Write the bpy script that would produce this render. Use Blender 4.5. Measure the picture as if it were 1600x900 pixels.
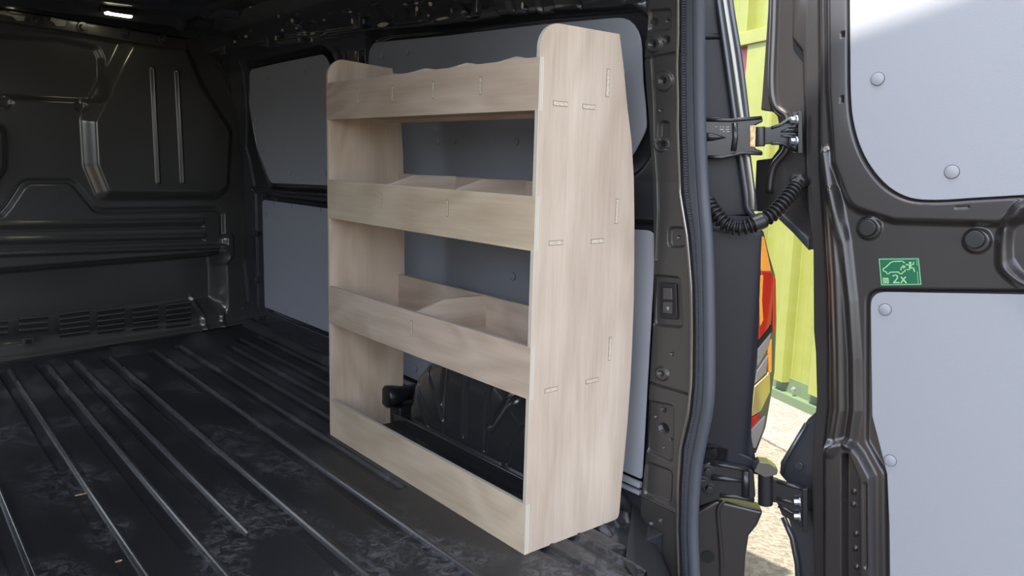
import bpy, bmesh, math, random
import numpy as np
from mathutils import Vector, Matrix
for o in list(bpy.data.objects): bpy.data.objects.remove(o)
random.seed(4); rng = np.random.RandomState(3)
SC = bpy.context.scene; COL = SC.collection

# ------------------------------------------------------------------ camera
CAM = np.array([-1.1705, -1.3408, 0.9492]); YAW, PIT, ROL, FPX = 0.6909, 0.1629, 0.0273, 1227.61
_cy, _sy, _cp, _sp = math.cos(YAW), math.sin(YAW), math.cos(PIT), math.sin(PIT)
FW = np.array([_sy*_cp, _cy*_cp, -_sp]); _r = np.array([_cy, -_sy, 0.]); _u = np.cross(_r, FW)
RT = math.cos(ROL)*_r + math.sin(ROL)*_u; UP = -math.sin(ROL)*_r + math.cos(ROL)*_u
cd = bpy.data.cameras.new('camera'); cam = bpy.data.objects.new('camera', cd); COL.objects.link(cam)
cam.matrix_world = Matrix(((RT[0], UP[0], -FW[0], CAM[0]), (RT[1], UP[1], -FW[1], CAM[1]), (RT[2], UP[2], -FW[2], CAM[2]), (0, 0, 0, 1)))
cd.sensor_width = 36; cd.lens = FPX/1600*36; cd.clip_start = .05; cd.clip_end = 200
SC.camera = cam

# ------------------------------------------------------------------ light
W = bpy.data.worlds.new('sky'); SC.world = W; W.use_nodes = True
nt = W.node_tree; bg = nt.nodes['Background']
sky = nt.nodes.new('ShaderNodeTexSky'); sky.sky_type = 'NISHITA'; sky.sun_disc = False
SUNV = Vector((-.42, -.10, .90)).normalized()
sky.sun_elevation = math.asin(SUNV.z); sky.sun_rotation = math.atan2(SUNV.x, SUNV.y)
sky.air_density = 1.0; sky.dust_density = 2.5; sky.ozone_density = 1.0
hs = nt.nodes.new('ShaderNodeHueSaturation'); hs.inputs['Saturation'].default_value = .55
nt.links.new(sky.outputs[0], hs.inputs['Color']); nt.links.new(hs.outputs[0], bg.inputs[0])
bg.inputs[1].default_value = .42
sl = bpy.data.lights.new('sun', 'SUN'); sl.energy = 9.0; sl.angle = .0093; sl.color = (1, .93, .80)
so = bpy.data.objects.new('sun', sl); COL.objects.link(so)
so.rotation_euler = SUNV.to_track_quat('Z', 'Y').to_euler()
SC.view_settings.view_transform = 'Standard'; SC.view_settings.look = 'None'; SC.view_settings.gamma = 1
SC.view_settings.use_curve_mapping = False; SC.view_settings.exposure = 1.04

# ------------------------------------------------------------------ pixel -> place helpers
def ray(x, y): return FW + (x-800)/FPX*RT - (y-450)/FPX*UP
def n_(v): v = np.array(v, float); return v/np.linalg.norm(v)
class Plane:
    def __init__(s, O, U, V):
        s.O = np.array(O, float); s.U = n_(U); s.V = np.array(V, float); s.V = n_(s.V-(s.V@s.U)*s.U)
        s.N = np.cross(s.U, s.V)
        if s.N@(CAM-s.O) < 0: s.N = -s.N          # towards the viewer
    def hit(s, x, y, h=0.):
        d = ray(x, y); t = ((s.O+s.N*h-CAM)@s.N)/(d@s.N); return CAM+t*d
    def uv(s, x, y, h=0.):
        p = s.hit(x, y, h)-s.O; return (p@s.U, p@s.V)
    def uvs(s, pts, h=0.): return [s.uv(x, y, h) for x, y in pts]
    def at(s, u, v, h=0.): return s.O+s.U*u+s.V*v+s.N*h
    def pos(s, u, v, h): return s.O[None, :]+u[:, None]*s.U+v[:, None]*s.V+h[:, None]*s.N
WZ = [-.2, .70, .90, 1.10, 1.25, 1.35, 1.40, 1.44, 1.50, 1.56]
WXX = [.425, .425, .42, .40, .375, .35, .32, .27, .20, .16]
def wx(z): return np.interp(z, WZ, WXX)
class Wall:                                        # inner side wall: u = Y, v = Z, relief towards -X
    def __init__(s, off=0.): s.off = off
    def hit(s, x, y, h=0.):
        X = .4
        for _ in range(30):
            d = ray(x, y); t = (X-CAM[0])/d[0]; p = CAM+t*d; X = .5*X+.5*(wx(p[2])-s.off-h)
        return p
    def uv(s, x, y, h=0.): p = s.hit(x, y, h); return (p[1], p[2])
    def uvs(s, pts, h=0.): return [s.uv(x, y, h) for x, y in pts]
    def at(s, u, v, h=0.): return np.array([wx(v)-s.off-h, u, v])
    def pos(s, u, v, h): return np.stack([wx(v)-s.off-h, u, v], -1)
    N = np.array([-1., 0, 0]); U = np.array([0, 1., 0]); V = np.array([0, 0, 1.])
PX0 = Plane((0, 0, 0), (0, 1, 0), (0, 0, 1))       # plane X = 0
def planeX(X): return Plane((X, 0, 0), (0, 1, 0), (0, 0, 1))
def planeY(Y): return Plane((0, Y, 0), (1, 0, 0), (0, 0, 1))
WALL = Wall(); LINE = Wall(.006)
BULK = Plane((.146, 2.853, 0), (1, .19, 0), (0, 0, 1))
DOOR = Plane((.60, -.35, .579), (.173, -.979, .109), (-.01, .109, .994))
JAMB = Plane((.46, -.13, 0), (.14, -.15, 0), (0, 0, 1))

# ------------------------------------------------------------------ materials
def mat(name, col, rough=.5, metal=0., coat=0., bump=None, var=None, spec=.5, emit=None):
    m = bpy.data.materials.new(name); m.use_nodes = True; t = m.node_tree; b = t.nodes['Principled BSDF']
    b.inputs['Base Color'].default_value = (*col, 1); b.inputs['Roughness'].default_value = rough
    b.inputs['Metallic'].default_value = metal; b.inputs['Coat Weight'].default_value = coat; b.inputs['Coat Roughness'].default_value = .12
    b.inputs['Specular IOR Level'].default_value = spec
    tc = t.nodes.new('ShaderNodeTexCoord')
    def noise(scale, detail=3, vec=None):
        n = t.nodes.new('ShaderNodeTexNoise'); n.inputs['Scale'].default_value = scale; n.inputs['Detail'].default_value = detail
        t.links.new(vec or tc.outputs['Object'], n.inputs['Vector']); return n
    if var:                                         # (scale, colour2, rough2)
        n = noise(var[0], 5); r = t.nodes.new('ShaderNodeValToRGB'); r.color_ramp.elements[0].position = var[3] if len(var) > 3 else .4; r.color_ramp.elements[1].position = var[4] if len(var) > 4 else .65
        r.color_ramp.elements[0].color = (*col, 1); r.color_ramp.elements[1].color = (*var[1], 1)
        t.links.new(n.outputs['Fac'], r.inputs[0]); t.links.new(r.outputs[0], b.inputs['Base Color'])
        if var[2] is not None:
            mr = t.nodes.new('ShaderNodeMapRange'); mr.inputs[1].default_value = .4; mr.inputs[2].default_value = .65
            mr.inputs[3].default_value = rough; mr.inputs[4].default_value = var[2]
            t.links.new(n.outputs['Fac'], mr.inputs[0]); t.links.new(mr.outputs[0], b.inputs['Roughness'])
    if bump:                                        # (scale, strength, distance)
        n = noise(bump[0], 2); bp = t.nodes.new('ShaderNodeBump'); bp.inputs['Strength'].default_value = bump[1]; bp.inputs['Distance'].default_value = bump[2]
        t.links.new(n.outputs['Fac'], bp.inputs['Height']); t.links.new(bp.outputs[0], b.inputs['Normal'])
    if emit:
        b.inputs['Emission Color'].default_value = (*emit[0], 1); b.inputs['Emission Strength'].default_value = emit[1]
    return m
M = {}
M['bulk'] = mat('painted_steel_grey', (.10, .097, .095), .23, .45, .3, bump=(900, .05, .001), spec=.6)
M['paint'] = mat('dark_grey_gloss_paint', (.060, .064, .076), .24, .45, .5)
M['doorp'] = mat('door_inner_paint', (.034, .031, .033), .30, .3, .5, bump=(1200, .04, .001))
M['jamb'] = mat('jamb_paint', (.011, .012, .019), .38, .0, .0, spec=.35)
M['ceil'] = mat('roof_underside_paint', (.035, .037, .046), .28, .2, .4)
M['pillar'] = mat('pillar_paint', (.060, .058, .058), .38, .4, .3)
M['lining'] = mat('grey_lining_board', (.29, .305, .345), .55, bump=(420, .22, .0012))
M['cap'] = mat('grey_plastic_cap', (.28, .295, .33), .45)
M['capgap'] = mat('cap_shadow_gap', (.10, .105, .12), .8)
M['rubber'] = mat('black_rubber', (.018, .019, .022), .55, bump=(600, .2, .001))
M['seal'] = mat('grey_blue_rubber_seal', (.055, .062, .08), .45)
M['black'] = mat('black_void', (.004, .004, .004), .8)
M['blackp'] = mat('black_plastic', (.012, .012, .014), .35)
M['arch'] = mat('black_moulded_plastic', (.032, .033, .037), .2, coat=.8)
M['hinge'] = mat('hinge_paint', (.022, .023, .028), .33, .4, .4, bump=(160, .15, .001))
M['steel'] = mat('zinc_bolt', (.42, .45, .50), .28, .9)
M['rust'] = mat('rusty_edge', (.42, .22, .09), .7, var=(120, (.75, .55, .33), None))
M['flecks'] = mat('yellow_sealant_and_glint', (.55, .50, .28), .6)
M['tabs'] = mat('bare_metal_tab', (.30, .29, .27), .45, .5)
M['lamp'] = mat('lamp_glow', (1, 1, .8), .4, emit=((1, .95, .62), 7))
M['green'] = mat('sticker_green', (.0, .11, .05), .4)
M['pgreen'] = mat('sticker_pale_green', (.33, .60, .33), .45)
M['lime'] = mat('lime_green_cladding', (.155, .175, .038), .45, bump=(6, .1, .01), var=(9, (.17, .185, .05), None))
M['limed'] = mat('green_base_rail', (.075, .11, .06), .5)
M['pink'] = mat('faded_red_panel', (.28, .07, .07), .5)
M['redd'] = mat('dark_red_panel', (.26, .05, .06), .5)
M['redl'] = mat('red_lens', (.42, .02, .01), .08, coat=1.)
M['amber'] = mat('amber_lens', (.85, .33, .05), .08, coat=1.)
M['clear'] = mat('clear_reflector', (.28, .25, .24), .35, .2, coat=1.)
M['yellowl'] = mat('pale_yellow_reflector', (.70, .55, .20), .12, .6, coat=1.)
M['gut'] = mat('glossy_gutter', (.22, .21, .20), .18, .8, .5)
M['concrete'] = mat('pale_concrete', (.11, .10, .087), .9, bump=(40, .6, .02), var=(30, (.15, .142, .13), None))

M['render'] = mat('pale_render', (.45, .43, .40), .9)
def ground_mat():
    m = bpy.data.materials.new('tan_gravel'); m.use_nodes = True; t = m.node_tree; b = t.nodes['Principled BSDF']; L = t.links.new
    tc = t.nodes.new('ShaderNodeTexCoord'); v = t.nodes.new('ShaderNodeTexVoronoi'); v.inputs['Scale'].default_value = 55; L(tc.outputs['Object'], v.inputs['Vector'])
    r = t.nodes.new('ShaderNodeValToRGB'); r.color_ramp.elements[0].color = (.085, .073, .056, 1); r.color_ramp.elements[1].color = (.17, .15, .12, 1)
    L(v.outputs['Color'], r.inputs[0]); L(r.outputs[0], b.inputs['Base Color']); b.inputs['Roughness'].default_value = .9
    bp = t.nodes.new('ShaderNodeBump'); bp.inputs['Strength'].default_value = .9; bp.inputs['Distance'].default_value = .012; bp.invert = True
    L(v.outputs['Distance'], bp.inputs['Height']); L(bp.outputs[0], b.inputs['Normal']); return m
M['gravel'] = ground_mat()

def floor_mat():
    m = bpy.data.materials.new('black_textured_floor_paint'); m.use_nodes = True; t = m.node_tree; b = t.nodes['Principled BSDF']; L = t.links.new
    tc = t.nodes.new('ShaderNodeTexCoord')
    mp = t.nodes.new('ShaderNodeMapping'); mp.inputs['Scale'].default_value = (1.0, .55, 1); L(tc.outputs['Object'], mp.inputs[0])
    big = t.nodes.new('ShaderNodeTexNoise'); big.inputs['Scale'].default_value = 5.5; big.inputs['Detail'].default_value = 2; L(mp.outputs[0], big.inputs['Vector'])
    fine = t.nodes.new('ShaderNodeTexNoise'); fine.inputs['Scale'].default_value = 34; fine.inputs['Detail'].default_value = 8; fine.inputs['Roughness'].default_value = .72; fine.inputs['Distortion'].default_value = 1.2
    L(tc.outputs['Object'], fine.inputs['Vector'])
    a = t.nodes.new('ShaderNodeMapRange'); a.inputs[1].default_value = .47; a.inputs[2].default_value = .60; L(big.outputs['Fac'], a.inputs[0])
    c = t.nodes.new('ShaderNodeMapRange'); c.inputs[1].default_value = .46; c.inputs[2].default_value = .60; L(fine.outputs['Fac'], c.inputs[0])
    mu = t.nodes.new('ShaderNodeMath'); mu.operation = 'MULTIPLY'; L(a.outputs[0], mu.inputs[0]); L(c.outputs[0], mu.inputs[1])
    mx = t.nodes.new('ShaderNodeMix'); mx.data_type = 'RGBA'; L(mu.outputs[0], mx.inputs['Factor'])
    mx.inputs['A'].default_value = (.020, .021, .024, 1); mx.inputs['B'].default_value = (.095, .095, .102, 1); L(mx.outputs['Result'], b.inputs['Base Color'])
    mr = t.nodes.new('ShaderNodeMapRange'); mr.inputs[3].default_value = .42; mr.inputs[4].default_value = .62; L(mu.outputs[0], mr.inputs[0]); L(mr.outputs[0], b.inputs['Roughness'])
    g = t.nodes.new('ShaderNodeTexNoise'); g.inputs['Scale'].default_value = 330; g.inputs['Detail'].default_value = 2; L(tc.outputs['Object'], g.inputs['Vector'])
    bp = t.nodes.new('ShaderNodeBump'); bp.inputs['Strength'].default_value = .45; bp.inputs['Distance'].default_value = .002; L(g.outputs['Fac'], bp.inputs['Height']); L(bp.outputs[0], b.inputs['Normal'])
    b.inputs['Specular IOR Level'].default_value = .6
    return m
M['floor'] = floor_mat()
M['lip'] = mat('rib_edge_highlight', (.10, .098, .10), .22, .5, bump=(500, .25, .001))  # paler, glossier groove lips: their bright light streak is put into the colour

def wood(name, axis, c1, c2, figure=.5, seed=0.):
    """Sliced veneer: fine grain along AXIS, slow cathedral figure."""
    m = bpy.data.materials.new(name); m.use_nodes = True; t = m.node_tree; b = t.nodes['Principled BSDF']; L = t.links.new
    tc = t.nodes.new('ShaderNodeTexCoord')
    def stretched(s_cross, s_along):
        mp = t.nodes.new('ShaderNodeMapping'); sc = [s_cross]*3; sc[axis] = s_along; mp.inputs['Scale'].default_value = sc; mp.inputs['Location'].default_value = (seed, seed*1.7, seed*.6)
        L(tc.outputs['Object'], mp.inputs[0]); return mp.outputs[0]
    n1 = t.nodes.new('ShaderNodeTexNoise'); n1.inputs['Scale'].default_value = 1; n1.inputs['Detail'].default_value = 2; n1.inputs['Distortion'].default_value = .4; L(stretched(4.2, 1.1), n1.inputs['Vector'])
    ml = t.nodes.new('ShaderNodeMath'); ml.operation = 'MULTIPLY'; ml.inputs[1].default_value = 54; L(n1.outputs['Fac'], ml.inputs[0])
    sn = t.nodes.new('ShaderNodeMath'); sn.operation = 'SINE'; L(ml.outputs[0], sn.inputs[0])
    n2 = t.nodes.new('ShaderNodeTexNoise'); n2.inputs['Scale'].default_value = 1; n2.inputs['Detail'].default_value = 6; n2.inputs['Roughness'].default_value = .65; L(stretched(85, 5.), n2.inputs['Vector'])
    n3 = t.nodes.new('ShaderNodeTexNoise'); n3.inputs['Scale'].default_value = 1; n3.inputs['Detail'].default_value = 3; L(stretched(6, 1.2), n3.inputs['Vector'])
    a = t.nodes.new('ShaderNodeMath'); a.operation = 'MULTIPLY_ADD'; a.inputs[1].default_value = .17*figure; n2m = t.nodes.new('ShaderNodeMath'); n2m.operation = 'MULTIPLY'; n2m.inputs[1].default_value = .6; L(n2.outputs['Fac'], n2m.inputs[0]); L(sn.outputs[0], a.inputs[0]); L(n2m.outputs[0], a.inputs[2])
    a2 = t.nodes.new('ShaderNodeMath'); a2.operation = 'ADD'; L(a.outputs[0], a2.inputs[0]); L(n3.outputs['Fac'], a2.inputs[1])
    mr = t.nodes.new('ShaderNodeMapRange'); mr.inputs[1].default_value = .50; mr.inputs[2].default_value = 1.06; L(a2.outputs[0], mr.inputs[0])
    mx = t.nodes.new('ShaderNodeMix'); mx.data_type = 'RGBA'; mx.inputs['A'].default_value = (*c1, 1); mx.inputs['B'].default_value = (*c2, 1); L(mr.outputs[0], mx.inputs['Factor'])
    L(mx.outputs['Result'], b.inputs['Base Color']); b.inputs['Roughness'].default_value = .6
    bp = t.nodes.new('ShaderNodeBump'); bp.inputs['Strength'].default_value = .12; bp.inputs['Distance'].default_value = .001; L(n2.outputs['Fac'], bp.inputs['Height']); L(bp.outputs[0], b.inputs['Normal'])
    return m
PINK1, PINK2 = (.40, .308, .235), (.61, .505, .415)
TAN1, TAN2 = (.44, .345, .24), (.62, .515, .385)
M['ply_side'] = wood('plywood_vertical_grain', 2, PINK1, PINK2, .35)
M['ply_far'] = wood('plywood_far_side', 2, (.43, .33, .245), (.60, .48, .38), .9, 3.1)
M['ply_rail'] = wood('plywood_long_grain', 1, TAN1, TAN2, .8, 7.3)
M['ply_rail2'] = wood('plywood_long_grain_pink', 1, (.44, .34, .26), (.60, .49, .40), .9, 11.3)
M['ply_div'] = wood('plywood_divider', 0, PINK1, PINK2, .8, 5.)
def edge_mat(name, axis, off):
    m = bpy.data.materials.new(name); m.use_nodes = True; t = m.node_tree; b = t.nodes['Principled BSDF']; L = t.links.new
    tc = t.nodes.new('ShaderNodeTexCoord'); sp = t.nodes.new('ShaderNodeSeparateXYZ'); L(tc.outputs['Object'], sp.inputs[0])
    ml = t.nodes.new('ShaderNodeMath'); ml.operation = 'MULTIPLY_ADD'; ml.inputs[1].default_value = 2*math.pi/.0048; ml.inputs[2].default_value = off; L(sp.outputs[axis], ml.inputs[0])
    sn = t.nodes.new('ShaderNodeMath'); sn.operation = 'SINE'; L(ml.outputs[0], sn.inputs[0])
    mr = t.nodes.new('ShaderNodeMapRange'); mr.inputs[1].default_value = -.3; mr.inputs[2].default_value = .3; L(sn.outputs[0], mr.inputs[0])
    mx = t.nodes.new('ShaderNodeMix'); mx.data_type = 'RGBA'; mx.inputs['A'].default_value = (.40, .35, .27, 1); mx.inputs['B'].default_value = (.66, .63, .56, 1); L(mr.outputs[0], mx.inputs['Factor'])
    L(mx.outputs['Result'], b.inputs['Base Color']); b.inputs['Roughness'].default_value = .7; return m
M['edge'] = [edge_mat('plywood_edge_'+'xyz'[k], k, .8) for k in range(3)]
M['gap'] = mat('dark_joint', (.16, .115, .08), .9); M['tenon'] = mat('tenon_end_grain', (.50, .42, .32), .7, var=(160, (.64, .57, .46), None))

# ------------------------------------------------------------------ builders
def tag(o, label=None, cat=None, group=None, kind=None):
    for k, v in (('label', label), ('category', cat), ('group', group), ('kind', kind)):
        if v: o[k] = v
    return o
def empty(name, loc=(0, 0, 0)):
    o = bpy.data.objects.new(name, None); COL.objects.link(o); o.location = loc; o.empty_display_size = .05; return o
def link(name, me, mats, parent=None, smooth=False, bevel=0., segs=2, angle=30):
    for m in (mats if isinstance(mats, (list, tuple)) else [mats]): me.materials.append(m)
    o = bpy.data.objects.new(name, me); COL.objects.link(o)
    if parent is not None:
        o.parent = parent
        w = parent
        off = Vector((0, 0, 0))
        while w is not None: off += w.location; w = w.parent
        me.transform(Matrix.Translation(-off))
    if smooth: me.shade_smooth()
    if bevel:
        b = o.modifiers.new('bevel', 'BEVEL'); b.width = bevel; b.segments = segs; b.limit_method = 'ANGLE'; b.angle_limit = math.radians(angle)
        me.shade_smooth(); o.modifiers.new('wn', 'WEIGHTED_NORMAL')
    return o
def pydata(name, V, F, idx=None):
    me = bpy.data.meshes.new(name); me.from_pydata([tuple(map(float, v)) for v in V], [], F); me.update()
    if idx is not None: me.polygons.foreach_set('material_index', idx)
    return me
class MB:                                           # several shapes -> one mesh
    def __init__(s): s.V = []; s.F = []; s.I = []
    def add(s, V, F, mi=0):
        k = len(s.V); s.V += [tuple(map(float, v)) for v in V]; s.F += [tuple(i+k for i in f) for f in F]; s.I += [mi]*len(F)
    def box(s, c, ax, half, mi=0):                  # centre, three axes, half sizes
        c = np.array(c, float); V = []
        for a in (-1, 1):
            for b in (-1, 1):
                for d in (-1, 1): V.append(c+np.array(ax[0])*half[0]*a+np.array(ax[1])*half[1]*b+np.array(ax[2])*half[2]*d)
        s.add(V, [(0, 1, 3, 2), (4, 6, 7, 5), (0, 4, 5, 1), (2, 3, 7, 6), (0, 2, 6, 4), (1, 5, 7, 3)], mi)
    def abox(s, x0, x1, y0, y1, z0, z1, mi=0):
        s.box(((x0+x1)/2, (y0+y1)/2, (z0+z1)/2), np.eye(3), (abs(x1-x0)/2, abs(y1-y0)/2, abs(z1-z0)/2), mi)
    def cyl(s, a, b, r0, r1=None, n=20, mi=0, cap=True):
        a = np.array(a, float); b = np.array(b, float); r1 = r0 if r1 is None else r1; d = n_(b-a)
        e = n_(np.cross(d, [0, 0, 1] if abs(d[2]) < .9 else [1, 0, 0])); f = np.cross(d, e); V = []
        for k in range(n):
            q = 2*math.pi*k/n; w = e*math.cos(q)+f*math.sin(q); V += [a+w*r0, b+w*r1]
        F = [(2*k, 2*((k+1) % n), 2*((k+1) % n)+1, 2*k+1) for k in range(n)]
        if cap: F += [tuple(2*k for k in range(n))[::-1], tuple(2*k+1 for k in range(n))]
        s.add(V, F, mi)
    def prism(s, pts, back, mi=0, side=None):       # front outline (3D) and the vector to its back
        n = len(pts); back = np.array(back, float); V = [np.array(p, float) for p in pts]+[np.array(p, float)+back for p in pts]
        s.add(V, [tuple(range(n)), tuple(range(2*n-1, n-1, -1))], mi)
        k = len(s.V)-2*n; s.F += [(k+i, k+n+i, k+n+(i+1) % n, k+(i+1) % n) for i in range(n)]; s.I += [mi if side is None else side]*n
    def tube(s, pts, r, n=12, mi=0):
        P = [np.array(p, float) for p in pts]; V = []; m = len(P); up = None
        for i in range(m):
            d = n_(P[min(i+1, m-1)]-P[max(i-1, 0)])
            if up is None: up = n_(np.cross(d, [0.3, .2, 1.]))
            up = n_(up-(up@d)*d); w = np.cross(d, up); ri = r[i] if hasattr(r, '__len__') else r
            for k in range(n):
                q = 2*math.pi*k/n; V.append(P[i]+ri*(up*math.cos(q)+w*math.sin(q)))
        F = [(i*n+k, i*n+(k+1) % n, (i+1)*n+(k+1) % n, (i+1)*n+k) for i in range(m-1) for k in range(n)]
        F += [tuple(range(n))[::-1], tuple(range((m-1)*n, m*n))]; s.add(V, F, mi)
    def build(s, name, mats, parent=None, **kw):
        me = pydata(name, s.V, s.F, s.I); bm = bmesh.new(); bm.from_mesh(me); bmesh.ops.recalc_face_normals(bm, faces=bm.faces); bm.to_mesh(me); bm.free()
        return link(name, me, mats, parent, **kw)
def round_poly(P, r, n=6):
    """Round the corners of a 2-D polygon. r: one radius or one for each corner."""
    P = [np.array(p, float) for p in P]; out = []; m = len(P)
    for i in range(m):
        a, b, c = P[i-1], P[i], P[(i+1) % m]; ri = r[i] if hasattr(r, '__len__') else r
        la, lc = np.linalg.norm(a-b), np.linalg.norm(c-b)
        if ri <= 0: out.append(tuple(b)); continue
        da, dc = (a-b)/la, (c-b)/lc; ang = math.acos(max(-1, min(1, da@dc)))
        t = min(ri/math.tan(max(ang/2, .05)), la*.48, lc*.48); p0, p2 = b+da*t, b+dc*t
        for k in range(n+1):
            s = k/n; out.append(tuple((1-s)**2*p0+2*s*(1-s)*b+s*s*p2))
    return out
def smooth_line(P, n=8):
    P = [np.array(p, float) for p in P]; out = []
    for i in range(len(P)-1):
        p0, p1, p2, p3 = P[max(i-1, 0)], P[i], P[i+1], P[min(i+2, len(P)-1)]
        for k in range(n):
            t = k/n; out.append(.5*((2*p1)+(-p0+p2)*t+(2*p0-5*p1+4*p2-p3)*t*t+(-p0+3*p1-3*p2+p3)*t**3))
    out.append(P[-1]); return out
def seg_dist(u, v, P, closed):
    d = np.full(u.shape, 1e9); m = len(P)
    for i in range(m if closed else m-1):
        ax, ay = P[i]; bx, by = P[(i+1) % m]; ex, ey = bx-ax, by-ay
        t = np.clip(((u-ax)*ex+(v-ay)*ey)/(ex*ex+ey*ey+1e-12), 0, 1); d = np.minimum(d, np.hypot(u-ax-t*ex, v-ay-t*ey))
    return d
def inside(u, v, P):
    c = np.zeros(u.shape, bool); m = len(P)
    for i in range(m):
        ax, ay = P[i]; bx, by = P[(i+1) % m]
        if ay == by: continue
        c ^= ((ay > v) != (by > v)) & (u < (bx-ax)*(v-ay)/(by-ay)+ax)
    return c
def sst(x): x = np.clip(x, 0, 1); return x*x*(3-2*x)
def relief(u, v, feats):
    """features: ('poly', pts, h, w) plateau, ('line', pts, h, w) rounded ridge or groove, ('hole', pts, depth)."""
    h = np.zeros(u.shape); dark = np.zeros(u.shape, bool)
    for f in feats:
        if f[0] == 'poly':
            d = seg_dist(u, v, f[1], True); s = np.where(inside(u, v, f[1]), d, -d); h += f[2]*sst(s/f[3]+.5)
        elif f[0] == 'line':
            d = seg_dist(u, v, f[1], False); h += f[2]*sst(1-np.clip(d/f[3], 0, 1))
        elif f[0] == 'hole':
            i = inside(u, v, f[1]); h = np.where(i, h-f[2], h); dark |= i
        elif f[0] == 'fn': h += f[1](u, v)
    return h, dark
def sheet(name, surf, left, right, v0, v1, nu, nv, feats, mats, parent=None):
    """Grid of a surface between the curves left(v) and right(v), with relief; faces in holes take the last material."""
    t = np.linspace(0, 1, nu); vv = np.linspace(v0, v1, nv); Vg, Tg = np.meshgrid(vv, t, indexing='ij')
    L = left(Vg) if callable(left) else np.full(Vg.shape, left); R = right(Vg) if callable(right) else np.full(Vg.shape, right)
    u = (L+(R-L)*Tg).ravel(); v = Vg.ravel(); h, dark = relief(u, v, feats); P = surf.pos(u, v, h)
    i = (np.arange(nv-1)[:, None]*nu+np.arange(nu-1)[None, :]).ravel(); F = np.stack([i, i+1, i+nu+1, i+nu], -1)
    me = bpy.data.meshes.new(name); me.vertices.add(len(P)); me.vertices.foreach_set('co', P.astype(np.float32).ravel())
    me.loops.add(F.size); me.loops.foreach_set('vertex_index', F.astype(np.int32).ravel())
    me.polygons.add(len(F)); me.polygons.foreach_set('loop_start', np.arange(0, F.size, 4, dtype=np.int32)); me.polygons.foreach_set('loop_total', np.full(len(F), 4, np.int32))
    dk = dark[F].all(1).astype(np.int32); me.update(); me.validate()
    me.polygons.foreach_set('material_index', dk)
    return link(name, me, [mats, M['black']] if not isinstance(mats, list) else mats, parent, smooth=True)
def circ(c, r, n=16, ry=None): return [(c[0]+r*math.cos(2*math.pi*k/n), c[1]+(ry or r)*math.sin(2*math.pi*k/n)) for k in range(n)]
def interp_px(surf, pts, axis=1):                   # boundary curve u(v) through pixels
    q = sorted(surf.uvs(pts), key=lambda p: p[1]); U = [p[0] for p in q]; V = [p[1] for p in q]
    return lambda v: np.interp(v, V, U)
def slab(name, surf, uvp, h, th, mats, parent=None, bevel=.001, side=None):
    """Board lying on a surface: outline in surface coordinates, its face at height h, th thick."""
    m = MB(); m.prism([surf.at(u, v, h) for u, v in uvp], -surf.N*th, 0, side); return m.build(name, mats, parent, bevel=bevel)
def caps(surf, pxs, r, parent, h, name='fixing_cap'):
    first = None
    for (x, y) in pxs:
        c = surf.hit(x, y, h)
        if first is None:
            m = MB(); N = surf.N; m.cyl(np.zeros(3), N*.0007, r*1.12, r*1.12, 24, 1); m.cyl(np.zeros(3), N*.0028, r, r, 24); m.cyl(N*.0028, N*.0038, r, r*.86, 24); me = pydata(name, m.V, m.F, m.I)
            me.shade_smooth(); me.materials.append(M['cap']); me.materials.append(M['capgap']); first = me
            try: me.set_sharp_from_angle(angle=.6)
            except Exception: pass
        o = bpy.data.objects.new(name, first); COL.objects.link(o); o.parent = parent
        w = parent; off = Vector((0, 0, 0))
        while w is not None: off += w.location; w = w.parent
        o.location = Vector(c)-off

# ================================================================== SETTING
# ---- load floor: long pressed grooves
GR = [(-1.19, -1.14, -.24, 2.56), (-.992, -.944, -.24, 2.56), (-.797, -.747, -.24, 2.56), (-.652, -.604, -.24, 2.56), (-.532, -.489, .49, 2.56), (-.398, -.350, -.24, 2.56),
      (-.196, -.150, -.24, 2.58), (-.062, -.022, .5, 2.6), (.045, .085, -.24, 2.3), (.14, .18, -.24, 2.45), (.235, .275, -.24, 2.6), (.33, .37, -.24, 2.6)]
def groove(x, y, a, b, y0, y1):
    w = .009; fx = sst((x-a)/w)*sst((b-x)/w); fy = sst((y-y0)/.02)*sst((y1-y)/.02); return -.0105*fx*fy
xs = set(np.linspace(-1.34, .43, 180))
for a, b, _, _ in GR:
    for t in np.linspace(-.016, .012, 12): xs.update((a+t, b-t))
xs = np.array(sorted(xs)); ys = np.array(sorted(set(np.linspace(-.26, 3.0, 125)) | set(np.linspace(.48, .53, 9)) | set(np.linspace(2.53, 2.62, 14))))
Yg, Xg = np.meshgrid(ys, xs, indexing='ij'); Z = np.zeros(Xg.shape)
for g in GR: Z += groove(Xg, Yg, *g)
for g in GR: Z += .0035*np.exp(-((Xg-g[1]-.003)/.008)**2)*sst((Yg-g[2])/.02)*sst((g[3]-Yg)/.02)   # rolled lip
Z += .035*sst((Xg-.385)/.03)*sst((Yg-.03)/.04)                               # coved edge at the wall
Z -= .14*sst((Xg-.235)/.12)*sst((-.0-Yg)/.06)+.25*sst((Xg-.185)/.05)*sst((-.135-Yg)/.03)                                 # the floor falls away round the foot of the door post
Yg = np.maximum(Yg, -.26+np.clip(Xg-.12, 0, 1)*.5)
nu, nv = len(xs), len(ys); i = (np.arange(nv-1)[:, None]*nu+np.arange(nu-1)[None, :]).ravel()
me = pydata('floor', np.stack([Xg, Yg, Z], -1).reshape(-1, 3), [tuple(f) for f in np.stack([i, i+1, i+nu+1, i+nu], -1).tolist()])
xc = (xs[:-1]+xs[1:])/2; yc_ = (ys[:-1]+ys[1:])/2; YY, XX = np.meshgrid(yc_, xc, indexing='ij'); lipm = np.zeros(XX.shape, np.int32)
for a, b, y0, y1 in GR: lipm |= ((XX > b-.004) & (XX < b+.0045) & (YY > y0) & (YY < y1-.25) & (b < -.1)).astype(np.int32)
me.polygons.foreach_set('material_index', lipm.ravel())
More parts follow.
